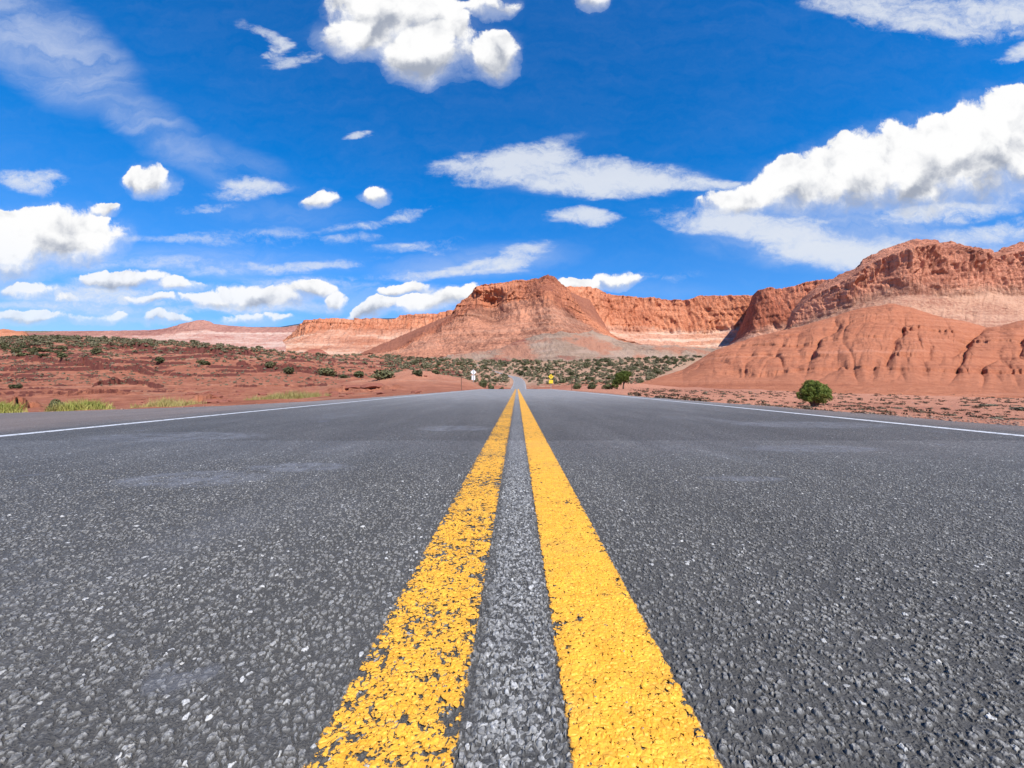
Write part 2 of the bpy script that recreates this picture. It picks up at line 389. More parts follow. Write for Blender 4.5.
M_SOIL = soil_material()

def build_ground():
    S, Y, Z = _CS, _CYY, _CZ; X = S*Y
    dzy = np.abs(np.gradient(Z, axis=0))/np.gradient(Y, axis=0)
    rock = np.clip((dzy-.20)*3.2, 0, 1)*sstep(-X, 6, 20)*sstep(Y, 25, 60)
    d, _ = road_near(X, Y)
    U = U0+F*S
    gras = sstep(Y, 90, 260)*(.34+.30*sstep(U, 390, 520))+.25*sstep(fbm(X/14, Y/14, 4, o=3), 0, .6)*sstep(Y, 40, 80)
    gras = gras*(1-.6*np.exp(-((U-430)/60)**2-((np.log(Y)-np.log(50))/.35)**2))+.16*sstep(-X, 0, 10)*sstep(Y, 60, 20)*sstep(-U, -420, -100)
    scr = .55*sstep(Y, 260, 420)*sstep(-U, -330, -230)*sstep(fbm(X/90, Y/60, 9, o=3), -.3, .3)+.42*sstep(Y, 300, 560)*sstep(U, 390, 450)
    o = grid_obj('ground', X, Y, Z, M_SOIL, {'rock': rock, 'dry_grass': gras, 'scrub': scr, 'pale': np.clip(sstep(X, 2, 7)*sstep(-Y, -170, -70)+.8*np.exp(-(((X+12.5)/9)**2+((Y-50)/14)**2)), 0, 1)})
    tag(o, 'red desert soil and rock ledges on both sides of the road', kind='structure')
    # the rest of the desert, behind the camera and out to the horizon
    a = np.linspace(0, 2*math.pi, 97); r = np.array([0.0, 3, 8, 20, 60, 200, 700, 2500, 9000, 30000])
    A, Rr = np.meshgrid(a, r); X = Rr*np.sin(A); Y = Rr*np.cos(A)
    Z = -.12-.5*sstep(np.abs(X), 8, 30)+fbm(X/300, Y/300, 0, o=3)*sstep(Rr, 100, 800)*4
    Z = np.where(Y > 0, np.where(Rr > 2, -6, Z), Z)
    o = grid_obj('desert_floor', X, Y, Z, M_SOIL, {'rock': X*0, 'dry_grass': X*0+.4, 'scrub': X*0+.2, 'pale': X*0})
    tag(o, 'flat red desert floor reaching away to the horizon', kind='structure')
build_ground()

# ---------------------------------------------------------------- asphalt road
def asphalt_nodes(g, gap_stone=True):
    p = g.pos(); x, y, z = g.sep(p)
    p2 = g.comb(x, y, 0.0)
    pw = g.vm('ADD', p2, g.vm('SCALE', g.vm('SUBTRACT', g.noise(p2, 90, 2, .5, col=True), (.5, .5, .5)), sc=.010))
    f1 = g.vor(pw, 118, 'F1'); cell = g.vor(pw, 118, 'F1', 'Color')
    f1b = g.vor(pw, 260, 'F1'); cellb = g.vor(pw, 260, 'F1', 'Color')
    cr = g.sep(cell); crb = g.sep(cellb)
    stone = g.m('MULTIPLY', g.ss(g.vor(pw, 118, 'DISTANCE_TO_EDGE'), .02, .20), g.ss(f1, .75, .40))                      # rounded stones in binder
    mid = g.ss(g.m('ABSOLUTE', x), .058, .030)
    hgt = g.m('MULTIPLY', stone, g.mf(cr[0], .10, .85))
    hgt = g.m('ADD', hgt, g.m('MULTIPLY', g.ss(f1b, .7, .1), .30))
    hgt = g.m('ADD', hgt, g.m('MULTIPLY', g.noise(p2, 75, 5, .75), .75))
    return p2, x, y, stone, cr, crb, hgt, mid
def asphalt_material(name, displace):
    m, g, b = mat(name, .66, .28)
    p2, x, y, stone, cr, crb, hgt, mid = asphalt_nodes(g)
    big = g.noise(p2, .45, 4, .6); med = g.noise(g.vm('MULTIPLY', p2, (3, .5, 1)), 1.2, 5, .65)
    dark = g.mix(g.ss(big, .35, .65), (.060, .057, .052), (.082, .077, .071))
    st = g.mix(crb[1], (.072, .069, .064), (.170, .163, .150))
    c = g.mix(g.m('MULTIPLY', stone, .85), dark, st)
    c = g.mix(g.m('MULTIPLY', g.ss(g.noise(p2, 260, 4, .75), .52, .70), .45), c, (.27, .262, .245))
    c = g.mix(g.m('MULTIPLY', g.ss(hgt, 1.0, .62), .66), c, (.028, .027, .026))
    c = g.mix(g.m('MULTIPLY', g.ss(hgt, 1.25, 1.55), .40), c, (.26, .255, .24))
    # some chips have lost their binder and show pale stone; nearly all of them between the yellow lines
    bare = g.m('GREATER_THAN', g.m('ADD', cr[1], g.m('ADD', g.m('MULTIPLY', mid, .33), g.m('MULTIPLY', g.m('SUBTRACT', med, .5), .3))), .972)
    c = g.mix(g.m('MULTIPLY', bare, g.ss(stone, .3, .7)), c, g.mix(cr[2], (.16, .155, .145), (.31, .30, .28)))
    mott = g.mix(g.ss(crb[0], .35, .95), (.030, .030, .030), (.36, .355, .34))
    c = g.mix(g.m('MULTIPLY', mid, .42), c, mott)
    # smooth bleached wheel tracks and worn streaks, dark oily patches
    track = g.m('MULTIPLY', g.ss(g.noise(g.vm('MULTIPLY', p2, (1, .35, 1)), 1.1, 4, .6), .55, .78), .5)
    c = g.mix(track, c, (.125, .125, .13))
    blot = g.m('MULTIPLY', g.ss(g.noise(p2, 2.3, 3, .5), .68, .74), .55)
    c = g.mix(blot, c, (.10, .105, .125))
    def spot(cx, cy, rx, ry):
        q = g.vm('MULTIPLY', g.vm('SUBTRACT', pwob, (cx, cy, 0)), (1/rx, 1/ry, 0)); return g.ss(g.vm('LENGTH', q), 1.15, .75)
    pwob = g.vm('ADD', p2, g.vm('SCALE', g.vm('SUBTRACT', g.noise(p2, 12, 6, .75, col=True), (.5, .5, .5)), sc=.12))
    worn = g.m('MULTIPLY', spot(-.40, .45, .036, .028), .6)
    for q_ in ((-1.20, 1.42, .26, .13), (-.92, 1.62, .22, .09), (.84, 1.42, .16, .045), (-1.5, .98, .18, .05), (1.6, 2.1, .4, .12), (-2.3, 2.6, .6, .25), (2.6, 3.4, .7, .3), (-.5, 3.1, .3, .2)):
        worn = g.m('MAXIMUM', worn, g.m('MULTIPLY', spot(*q_), g.ss(g.noise(p2, 14, 4, .7), .40, .58, .2, .9)))
    c = g.mix(g.m('MULTIPLY', worn, .45), c, (.115, .117, .128))
    hgt = g.m('ADD', g.m('MULTIPLY', g.m('SUBTRACT', hgt, .95), g.mf(worn, 1.0, .30)), .95)
    dust = g.m('MULTIPLY', g.ss(g.m('ADD', g.m('ABSOLUTE', x), g.m('MULTIPLY', g.noise(p2, 1.5, 5, .7), 1.4)), 4.1, 5.0), .35)
    c = g.mix(dust, c, (.22, .15, .115))
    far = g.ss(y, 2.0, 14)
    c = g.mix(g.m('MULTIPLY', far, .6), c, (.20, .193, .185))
    c = g.vm('SCALE', c, sc=g.ss(med, .25, .75, 1.35, 1.75))
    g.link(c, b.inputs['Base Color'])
    g.link(g.mf(stone, .8, .5), b.inputs['Roughness'])
    if displace:
        d = g.n.new('ShaderNodeDisplacement'); d.inputs['Midlevel'].default_value = 0.0; d.inputs['Scale'].default_value = .0052
        fade = g.ss(g.m('MAXIMUM', y, g.m('MULTIPLY', g.m('ABSOLUTE', x), .6)), 1.3, 2.35, 1, 0)
        g.link(g.m('MULTIPLY', g.m('SUBTRACT', hgt, .95), fade), d.inputs['Height']); g.l.new(d.outputs[0], g.n['Material Output'].inputs['Displacement'])
        m.displacement_method = 'BOTH'
    else:
        g.link(g.bump(hgt, .0045, g.ss(y, 3, 40, 1.0, .35)), b.inputs['Normal'])
    return m
def paint_material(name, displace, yellow=True):
    m, g, b = mat(name, .55, .4)
    p2, x, y, stone, cr, crb, hgt, mid = asphalt_nodes(g)
    wob = g.m('MULTIPLY', g.m('SUBTRACT', g.noise(p2, 70, 4, .7), .5), .014)
    if yellow:
        ax = g.m('ABSOLUTE', g.m('ADD', x, .003))
        inside = g.m('MULTIPLY', g.ss(g.m('ADD', ax, wob), .0525, .0555), g.ss(g.m('ADD', ax, wob), .1875, .1845))
        side = g.ss(x, -.01, .01)                    # the left line is the more worn
        wear = g.m('ADD', g.m('MULTIPLY', g.m('SUBTRACT', g.noise(p2, 50, 6, .68, .5), .5), 1.5), g.m('MULTIPLY', g.m('SUBTRACT', g.noise(p2, 5, 4, .6), .5), .55))
        wear = g.m('ADD', wear, g.m('MULTIPLY', g.m('SUBTRACT', .5, stone), .16))
        edge = g.ss(g.m('ABSOLUTE', g.m('SUBTRACT', ax, .12)), .045, .068)
        wear = g.m('ADD', wear, g.m('MULTIPLY', edge, .12))
        thr = g.mf(side, .105, .225)
        hole = g.ss(g.m('SUBTRACT', wear, thr), 0, .035)
        col = g.mix(g.ss(g.noise(p2, 30, 5, .7), .3, .7), (.72, .320, .020), (.88, .435, .036))
        col = g.mix(g.m('MULTIPLY', g.ss(g.noise(p2, 150, 3, .7), .58, .72), .5), col, (.88, .44, .10))
        col = g.mix(g.m('MULTIPLY', g.ss(wear, g.m('SUBTRACT', thr, .25), thr), .35), col, (.50, .28, .05))
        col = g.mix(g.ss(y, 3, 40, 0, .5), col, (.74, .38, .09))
    else:
        inside = g.m('ADD', 1, g.m('MULTIPLY', x, 0))
        hole = g.ss(g.noise(p2, 22, 5, .75), .55, .62); col = g.mix(g.noise(p2, 12, 4, .7), (.50, .50, .50), (.72, .72, .72))
    if yellow:
        pits = g.m('ADD', g.noise(p2, 190, 4, .7), g.m('MULTIPLY', g.m('SUBTRACT', 1.0, hgt), .10))
        hole = g.m('MAXIMUM', hole, g.ss(g.m('SUBTRACT', pits, g.mf(side, .605, .640)), 0, .02))
        col = g.mix(g.m('MULTIPLY', g.ss(g.noise(p2, 3.5, 5, .7), .50, .70), .30), col, (.40, .25, .07))
    g.link(col, b.inputs['Base Color'])
    al = g.m('MULTIPLY', inside, g.m('SUBTRACT', 1, hole), clamp=True)
    g.link(al, b.inputs['Alpha'])
    if displace:
        d = g.n.new('ShaderNodeDisplacement'); d.inputs['Midlevel'].default_value = 0.0; d.inputs['Scale'].default_value = .0052
        fade = g.ss(g.m('MAXIMUM', y, g.m('MULTIPLY', g.m('ABSOLUTE', x), .6)), 1.3, 2.35, 1, 0)
        g.link(g.m('MULTIPLY', g.m('ADD', g.m('MULTIPLY', g.m('SUBTRACT', hgt, .95), .38), .20), fade), d.inputs['Height']); g.l.new(d.outputs[0], g.n['Material Output'].inputs['Displacement'])
        m.displacement_method = 'BOTH'
    else:
        g.link(g.bump(hgt, .003, g.ss(y, 3, 40, 1.0, .2)), b.inputs['Normal'])
    return m
M_ASPH_N = asphalt_material('chip_seal_asphalt_close', True)
M_ASPH_F = asphalt_material('chip_seal_asphalt', False)
M_YEL_N = paint_material('yellow_road_paint_close', True); M_YEL_F = paint_material('yellow_road_paint', False)
M_WHT = paint_material('white_road_paint', False, False)

def build_road():
    NEAR = 2.4
    # finely modelled stones near the camera
    az = np.linspace(-1.08, 1.08, 1500); rr = np.exp(np.linspace(math.log(.26), math.log(NEAR), 780))
    A, Q = np.meshgrid(az, rr); X = Q*np.tan(A)*1.0; Y = Q+0*A
    keep = (np.abs(X[:-1, :-1]) < 3.6) & (np.abs(X[1:, 1:]) < 3.6)
    road = grid_obj('road', X, Y, X*0-.0, M_ASPH_N, mask=keep)
    tag(road, 'grey chip seal asphalt road running straight to the crest', kind='structure')
    ylk = (np.abs(X[:-1, :-1]) < .205) & (np.abs(X[:-1, :-1]) > .035)
    yl = grid_obj('centre_line', X, Y, X*0+.0007, M_YEL_N, mask=ylk)
    tag(yl, 'worn double yellow centre line down the middle of the road', kind='structure')
    # coarse sheet everywhere else
    V, Fc = [], []
    def strip(y, cols):
        return [(float(c), float(y), 0.0) for c in cols]
    ys = list(np.linspace(-40, 0, 21))+[.26]
    def cols(y): return [EDGE_L(y), -6.0 if EDGE_L(y) < -6.05 else EDGE_L(y)*.97, -3.59, -1.5, 0, 1.5, 3.59, EDGE_R(y)]
    rows = [strip(y, cols(y)) for y in ys]
    def add_rows(rows, V, Fc):
        b = len(V); n = len(rows[0])
        for r in rows: V += r
        for i in range(len(rows)-1):
            for j in range(n-1):
                a = b+i*n+j; Fc.append((a, a+1, a+n+1, a+n))
    add_rows(rows, V, Fc)
    # beside the fine patch
    tmx = math.tan(1.08)
    ys2 = np.linspace(.26, NEAR, 30)
    add_rows([[(float(EDGE_L(y)), y, 0), (-min(3.59, y*tmx), y, -.0015)] for y in map(float, ys2)], V, Fc)
    add_rows([[(min(3.59, y*tmx), y, -.0015), (float(EDGE_R(y)), y, 0)] for y in map(float, ys2)], V, Fc)
    # ahead, along the course
    def cross(p, t, offs, dz=0.0):
        nx, ny = t[1], -t[0]
        return [(float(p[0]+nx*o), float(p[1]+ny*o), float(p[2]+dz)) for o in offs]
    P = PATH[PATH[:, 1] > NEAR]
    pts = [np.array([0, NEAR, 0.0])]+[np.array([0, y, 0.0]) for y in np.arange(NEAR+.2, P[0][1]+.1, .3)]
    pts = [p for p in pts if p[1] < P[0][1]-.05]+list(P); pts = np.array(pts)
    T = np.gradient(pts[:, :2], axis=0); T /= np.linalg.norm(T, axis=1)[:, None]
    r_, yl_, wl, wr = [], [], [], []
    for p, t in zip(pts, T):
        y = p[1]; ed = (EDGE_L(y), EDGE_R(y)); n = 14
        jag = .07*math.sin(y*3.1)+.05*math.sin(y*7.7+1)+random.uniform(-.04, .04)
        rowc = [ed[0]+jag]+list(np.linspace(-3.7, 3.7, n))+[ed[1]+jag]
        r_.append(cross(p, t, rowc))
        lift = .0008+.0032*float(sstep(y, 2.4, 7))+.06*float(sstep(y, 120, 200))
        yl_.append(cross(p, t, np.linspace(-.22, .22, 7), lift))
        wl.append(cross(p, t, (-3.55, -3.455), lift)); wr.append(cross(p, t, (3.405, 3.50), lift))
    add_rows(r_, V, Fc)
    far = link('road', mesh_from('road', V, Fc, M_ASPH_F, True), road)
    V, Fc = [], []; add_rows(yl_, V, Fc)
    add_rows([strip(y, np.linspace(-.22, .22, 5)) for y in ys], V, Fc)
    V = [(a, b, c+.004 if b < .3 else c) for a, b, c in V]
    link('centre_line', mesh_from('centre_line', V, Fc, M_YEL_F, True), yl)
    for nm, ww, lab in (('edge_line', wl, 'thin white edge line along the left side of the road'), ('edge_line', wr, 'thin white edge line along the right side of the road')):
        V, Fc = [], []; add_rows(ww, V, Fc)
        xa, xb = ww[0][0][0], ww[0][1][0]
        add_rows([[(xa, y, .004), (xb, y, .004)] for y in map(float, np.linspace(-40, NEAR, 20))], V, Fc)
        tag(link(nm, mesh_from(nm, V, Fc, M_WHT)), lab, kind='structure')
build_road()

# ---------------------------------------------------------------- mesas, cliffs and hills
def rock_material(name, cliff, talus, top, px, streak=.5, layer=.4, pale=(.55, .34, .24), palea=.3):
    """cliff / talus / top: pairs of colours; px: metres that show as about one pixel, sets the size of the rock detail"""
    m, g, b = mat(name, 1.0, .08)
    p = g.pos(); x, y, z = g.sep(p)
    q = g.vm('SCALE', p, sc=1/px)
    t = g.attr('zone')
    n = g.noise(q, .05, 5, .6); nf = g.noise(q, .35, 5, .7)
    qs = g.vm('MULTIPLY', q, (.35, .35, .035)); ns = g.noise(qs, 1.0, 5, .65)
    ql = g.comb(g.m('MULTIPLY', g.sep(q)[0], .012), g.m('MULTIPLY', g.sep(q)[1], .004), g.m('ADD', g.m('MULTIPLY', g.sep(q)[2], .22), g.m('MULTIPLY', n, 1.2)))
    nl = g.noise(ql, 1.0, 6, .7)
    nb_ = g.noise(q, .018, 4, .6)
    cl = g.mix(g.ss(g.m('ADD', g.m('MULTIPLY', nb_, .55), g.m('MULTIPLY', nf, .45)), .40, .60), cliff[0], cliff[1])
    cl = g.mix(g.m('MULTIPLY', g.ss(ns, .50, .66), streak), cl, tuple(c*.45 for c in cliff[0]))
    cl = g.mix(g.m('MULTIPLY', g.ss(ns, .46, .32), streak*.5), cl, pale)
    ta = g.mix(g.ss(g.m('ADD', g.m('MULTIPLY', nb_, .5), g.m('MULTIPLY', nf, .5)), .40, .60), talus[0], talus[1])
    ta = g.mix(g.m('MULTIPLY', g.ss(nl, .50, .60), palea), ta, pale)
    tp = g.mix(g.ss(nf, .4, .6), top[0], top[1])
    tt = g.m('ADD', t, g.m('MULTIPLY', g.m('SUBTRACT', nf, .5), .35))
    c = g.mix(g.ss(tt, .85, 1.1), ta, cl)
    c = g.mix(g.ss(tt, 1.9, 2.05), c, tp)
    c = g.mix(g.m('MULTIPLY', g.ss(nl, .47, .38), layer), c, g.vm('MULTIPLY', c, (.55, .48, .5)))
    g.link(c, b.inputs['Base Color'])
    cw = g.ss(t, .7, 1.05)
    h = g.m('ADD', g.m('MULTIPLY', g.m('MULTIPLY', ns, 1.6), cw), g.m('ADD', g.m('MULTIPLY', nf, 1.5), g.m('MULTIPLY', g.m('MULTIPLY', nl, .9), cw)))
    g.link(g.bump(h, 2.2*px, .8), b.inputs['Normal'])
    return m
def sweep(name, u0, u1, layers, material, du=.6, seed=0.0, label=None, flute=9.0, topnoise=1.0, shape=None):
    """layers, front to back: (Y knots, V knots, flute amplitude, gully amplitude, ledge amplitude, zone, rows to the next);
    amplitudes in units of the detail size there"""
    U = np.arange(u0, u1+du, du); s = (U-U0)/F
    rows = []
    for k, (Yk, Vk, *_r) in enumerate(layers):
        y = np.interp(U, [a for a, b in Yk], [b for a, b in Yk]) if isinstance(Yk, list) else U*0+Yk
        kk = np.hanning(2*int(14/du)+1); kk /= kk.sum(); y = np.convolve(np.pad(y, int(14/du), mode='edge'), kk, 'valid')
        v = np.interp(U, [a for a, b in Vk], [b for a, b in Vk]) if isinstance(Vk, list) else U*0+Vk
        z = CAM_H+(V0-v)*y/F
        rows.append((y, z, _r))
    Ys, Zs, Zo, FL, GL, LE = [], [], [], [], [], []
    for k in range(len(rows)-1):
        (ya, za, ra), (yb, zb, rb) = rows[k], rows[k+1]; n = ra[4]
        for i in range(n + (1 if k == len(rows)-2 else 0)):
            t = i/n
            Ys.append(ya+(yb-ya)*t); Zs.append(za+(zb-za)*t)
            Zo.append(U*0+ra[3]+(rb[3]-ra[3])*t); FL.append(U*0+ra[0]+(rb[0]-ra[0])*t)
            GL.append(U*0+ra[1]+(rb[1]-ra[1])*t); LE.append(U*0+ra[2]+(rb[2]-ra[2])*t)
    Y, Z, Zo, FL, GL, LE = map(np.array, (Ys, Zs, Zo, FL, GL, LE))
    X = s[None]*Y; px = Y.mean()/F
    a, c = X/px, Z/px
    aw = a+fbm(a/30, c/16, seed+9, o=3)*flute*.55
    fl = ridged(aw/flute, c/60+seed, seed, o=4, g=.6)
    fl2 = fbm(a/3.0, c/14, seed+4, o=3, g=.6)
    fl3 = ridged(aw/(flute*2.7)+3, c/90+seed, seed+8, o=2, g=.5)
    Y2 = Y-FL*px*(fl*5+fl3*7+fl2*1.6)
    wob = c+fbm(a/50, seed, c/40, o=2)*4
    fr = (wob/7.5) % 1.0; fr2 = (wob/3.1+.3) % 1.0
    le = sstep(fbm(a/40, c/25, seed+6, o=3), -.45, .35)
    Y2 = Y2-LE*px*((1-fr)*2.4+(1-fr2)*1.0)*le
    gul = ridged(a/15+.05*c, c/45, seed+2.5, o=4, g=.55)
    Z2 = Z+GL*px*(gul*2.2+fbm(a/5, Y/px/5, seed, o=4)*.9)
    top = sstep(Zo, 1.6, 2.0)
    Z2 = Z2+topnoise*px*(fbm(a/6, seed*3.1, 0, o=4, g=.6)*1.1+.7*np.round(fbm(a/9, 5.5+seed, 1, o=3)*2)/2)*top
    X2 = s[None]*Y+0*Y2
    if shape: X2, Y2, Z2 = shape(X2, Y2, Z2, px, U)
    o = grid_obj(name, X2, Y2, Z2, material, {'zone': Zo}, smooth=False)
    if label: tag(o, label, kind='structure')
    return o

ORANGE = ((.48, .155, .075), (.62, .235, .12)); RED = ((.33, .105, .065), (.47, .17, .10)); PINK = ((.50, .26, .18), (.62, .38, .28))
PURPLE = ((.27, .095, .070), (.38, .145, .10)); GREY = ((.27, .20, .15), (.36, .27, .20)); SCR = ((.20, .16, .10), (.30, .20, .13))
ORANGE = ((.50, .18, .095), (.68, .29, .16))

M_FAR = rock_material('distant_mesa_rock', ((.36,.16,.125),(.48,.24,.18)), ((.44, .20, .15), (.58, .36, .28)), SCR, 14, .3, .4, (.66, .52, .42), .5)
sweep('distant_mesa', -420, 330, [
    (3800, 362, 0, 1, 0, 0.0, 30),
    (5200, [(-420,338),(0,339),(150,338),(200,334),(330,336)], .3, 1, .4, .8, 14),
    (5500, [(-420,331),(40,333.5),(60,331.5),(120,331),(160,330),(175,326.5),(188,323),(195,321.3),(206,320.4),(212,322),(217,324.5),(237,326.5),(256,327.5),(287,327.6),(296,326),(308,324.6),(330,325)], .4, 0, .3, 1.9, 6),
    (6600, [(-420,331),(330,331)], 0, 0, 0, 2.2, 1)], M_FAR, seed=1.3, topnoise=.25, label='far pink mesa with a low peak on the left skyline')
M_BLUE = rock_material('haze_blue_ridge_rock', ((.07,.10,.13),(.09,.12,.15)), ((.07,.10,.13),(.09,.12,.15)), ((.07,.10,.12),(.09,.12,.14)), 25, .2, .2, (.1,.13,.16), .1)  # blue haze of distance painted into the ridge's base colour
sweep('distant_ridge', 120, 420, [
    (11000, 345, 0, 0, 0, 0.0, 10),
    (12000, [(120,334),(165,329),(178,325.5),(190,323),(205,325.5),(240,327),(280,326.8),(300,323.5),(340,321),(380,318.3),(400,318),(420,322)], 0, 0, 0, 1.9, 2),
    (14000, 340, 0, 0, 0, 2.2, 1)], M_BLUE, seed=2.0, topnoise=.1, label='dark ridge on the far horizon, painted blue as haze')
M_WALL = rock_material('orange_cliff_rock', ORANGE, ((.48, .20, .115), (.60, .32, .21)), RED, 5.2, .55, .45, (.68, .50, .36), .55)
sweep('cliff', 286, 500, [
    (1450, 358, 0, 1.2, 0, 0.0, 26),
    (1750, 347, 0, 1.6, .5, .35, 26),
    ([(286,2250),(310,2000),(500,1900)], [(286,343),(300,338),(330,331),(400,331),(430,330),(500,326)], .8, .6, .4, .92, 20),
    ([(286,2350),(310,2060),(500,1960)], [(286,341),(297,332),(302,326),(307,321),(316,320),(340,319.2),(352,319.8),(375,319),(392,320.5),(398,319),(401,316),(425,315),(440,314),(450,311),(500,309)], .8, 0, .6, 1.95, 3),
    (2500, [(286,344),(307,324),(500,315)], 0, .2, 0, 2.2, 1)], M_WALL, seed=3.3, flute=5, topnoise=.5, label='long low orange cliff left of the central mesa')
M_WALL2 = rock_material('sunlit_cliff_rock', ((.48, .165, .085), (.68, .28, .15)), ((.52, .23, .135), (.62, .34, .23)), RED, 3.9, .35, .25, (.72, .50, .36), .8)
def cove(X, Y, Z, px, U):
    return X, Y, Z
sweep('cliff', 545, 765, [
    (1150, 356, 0, 1, 0, 0.0, 24),
    (1300, [(545,352),(640,349),(700,350),(765,342)], 0, 1.2, .2, .45, 26),
    ([(545,1400),(620,1560),(700,1560),(765,1500)], [(545,330),(600,331),(620,333),(700,336),(735,330),(765,324)], 1.2, .8, .5, .9, 42),
    ([(545,1430),(620,1640),(700,1640),(765,1540)], [(545,292),(567,287),(585,288.5),(595,290.5),(605,295),(617,297),(651,299),(668,300.5),(684,301.8),(690,299.5),(697,297),(720,296.8),(765,297)], 1.0, 0, .5, 1.95, 4),
    (2000, 303, 0, .3, 0, 2.2, 1)], M_WALL2, seed=5.1, flute=11, topnoise=.5, label='sunlit orange cliff wall right of the central mesa')
M_BUT = rock_material('central_mesa_rock', ((.27, .092, .055), (.60, .23, .12)), ((.23, .10, .065), (.55, .245, .145)), ((.30, .11, .07), (.40, .16, .09)), 2.7, .4, .35, (.58, .34, .23), .25)
def butte_shape(X, Y, Z, px, U):
    # an alcove below the rim and a nose that comes forward of it
    w = np.exp(-((U-492)/16.0)**2)[None]; h = (Z-CAM_H)/Y*F
    up = sstep(h, 52, 72)*sstep(-h, -100, -88)
    Y = Y+w*up*24*px
    n = np.exp(-((U-540-.35*(110-h))/14.0)**2)*sstep(h, 15, 60)*sstep(-h, -108, -90)
    return X, Y-n*13*px, Z
sweep('mesa', 352, 735, [
    ([(352,1150),(420,860),(560,800),(735,1150)], [(352,359),(735,358)], 0, .8, 0, 0.0, 26),
    ([(352,1170),(430,950),(540,880),(640,980),(735,1170)], [(352,358),(400,354),(450,343),(500,336),(540,334),(600,343),(640,349),(735,356)], 0, 1.3, .3, .35, 34),
    ([(352,1180),(400,1090),(460,1050),(540,985),(580,1040),(640,1100),(735,1180)], [(352,357.5),(400,351),(432,335),(455,322),(480,307),(500,304),(520,302),(545,306),(560,312),(585,327),(617,342),(640,347),(735,355.5)], .9, .8, .7, .95, 44),
    ([(352,1185),(400,1110),(457,1120),(547,1080),(570,1080),(620,1120),(735,1185)], [(352,357),(380,353.5),(400,349),(417,337.5),(432,330),(446,321),(452,316),(457,307),(463,299.5),(467,297.5),(476,290),(482,286.5),(500,284.5),(509,284),(517,281.5),(526,281),(532,279),(538,278.5),(541,278.2),(547,277.6),(553,278.2),(557,281.5),(561,285),(566,289),(574,301),(582,312),(592,322),(605,331),(617,339),(640,344.5),(700,352),(735,355)], .9, 0, .8, 1.95, 4),
    ([(352,1500),(735,1500)], [(352,357),(457,312),(547,283),(590,300),(617,345),(735,358)], 0, .3, 0, 2.2, 1)], M_BUT, seed=7.7, flute=13, topnoise=.7, shape=butte_shape, label='tall red central mesa above the end of the road')
M_GREY = rock_material('cloud_shaded_foothill', GREY, ((.26, .175, .125), (.36, .25, .18)), ((.25, .18, .13), (.34, .25, .18)), 2.1, .3, .5, (.44, .31, .24), .4)  # cloud shade over the foothill painted in as grey rock
def stain(m):
    g = G(m.node_tree); b = m.node_tree.nodes['Principled BSDF']; src = b.inputs['Base Color'].links[0].from_socket
    p = g.pos(); n = g.noise(g.vm('MULTIPLY', p, (.010, .004, .022)), 1, 5, .65); n2 = g.noise(g.vm('MULTIPLY', p, (.006, .002, .03)), 1, 5, .65)
    x = g.sep(p)[0]
    c = g.mix(g.ss(g.m('ADD', n, g.ss(x, -220, 60, .14, 0)), .49, .62), src, (.38, .18, .115))
    c = g.mix(g.m('MULTIPLY', g.ss(n2, .56, .64), .8), c, (.27, .085, .06))
    g.link(c, b.inputs['Base Color'])
stain(M_GREY)
sweep('foothill', 430, 790, [
    ([(430,800),(560,700),(790,800)], [(430,362),(790,362)], 0, .5, 0, 0.0, 12),
    ([(430,850),(560,760),(790,900)], [(430,359),(500,352),(560,347),(640,351),(700,354),(790,356)], 0, 1.2, .3, .3, 20),
    ([(430,900),(560,820),(790,1000)], [(430,358),(470,354.5),(500,349),(520,341),(540,335.5),(562,332.5),(580,335),(592,332),(606,336),(622,342),(640,345),(680,347),(705,349),(740,349),(790,350)], 0, .9, .3, .6, 8),
    ([(430,1000),(560,960),(790,1100)], [(430,360),(790,360)], 0, .3, 0, .6, 1)], M_GREY, seed=9.2, label='grey foothill at the base of the central mesa, cloud shade painted in')
M_CONE = rock_material('dark_red_hill_rock', RED, ((.27, .085, .06), (.36, .13, .085)), RED, 2, .3, .6)
sweep('hill', 292, 338, [
    (860, 360, 0, .4, 0, 0.0, 10),
    (900, [(292,358),(300,355),(308,350.5),(315,348.6),(322,350),(330,355),(338,358)], 0, .3, 0, .5, 6),
    (980, 361, 0, 0, 0, .5, 1)], M_CONE, seed=4.2, topnoise=0, label='small dark red cone hill left of the valley road')
M_ORH = rock_material('orange_hill_rock', ORANGE, ((.50, .19, .10), (.62, .27, .15)), ORANGE, 2, .2, .4)
sweep('hill', -420, 34, [
    (620, 352, 0, .6, 0, 0.0, 12),
    (720, [(-420,322),(-100,327),(0,329.5),(12,330.5),(22,331.5),(27,333.5),(34,341)], 0, .5, .2, .6, 8),
    (900, 345, 0, 0, 0, .6, 1)], M_ORH, seed=6.2, topnoise=0, label='smooth bright orange hill at the far left')
M_F = rock_material('red_cliff_rock', ((.44, .145, .082), (.62, .235, .135)), ((.52, .25, .16), (.64, .38, .27)), RED, 2.6, .6, .4, (.62, .38, .27), .6)
sweep('cliff', 700, 880, [
    ([(700,1000),(880,760)], [(700,358),(880,352)], 0, .8, 0, 0.0, 14),
    ([(700,1150),(730,1080),(745,1000),(880,860)], [(700,352),(726,346),(745,337),(772,330),(880,322)], .6, .9, .3, .9, 40),
    ([(700,1180),(730,1150),(741,1100),(752,1020),(880,890)], [(700,354),(725,347),(735,334),(739,325),(744,312),(748,303),(751,296),(755,291.5),(769,288.5),(775,289.5),(789,288),(798,284),(820,281.5),(880,282)], .9, 0, .5, 1.95, 4),
    (1500, [(700,360),(740,340),(755,298),(880,287)], 0, .3, 0, 2.2, 1)], M_F, seed=11.7, flute=8, topnoise=.9, label='red cliff with a sheer left edge in the middle distance')
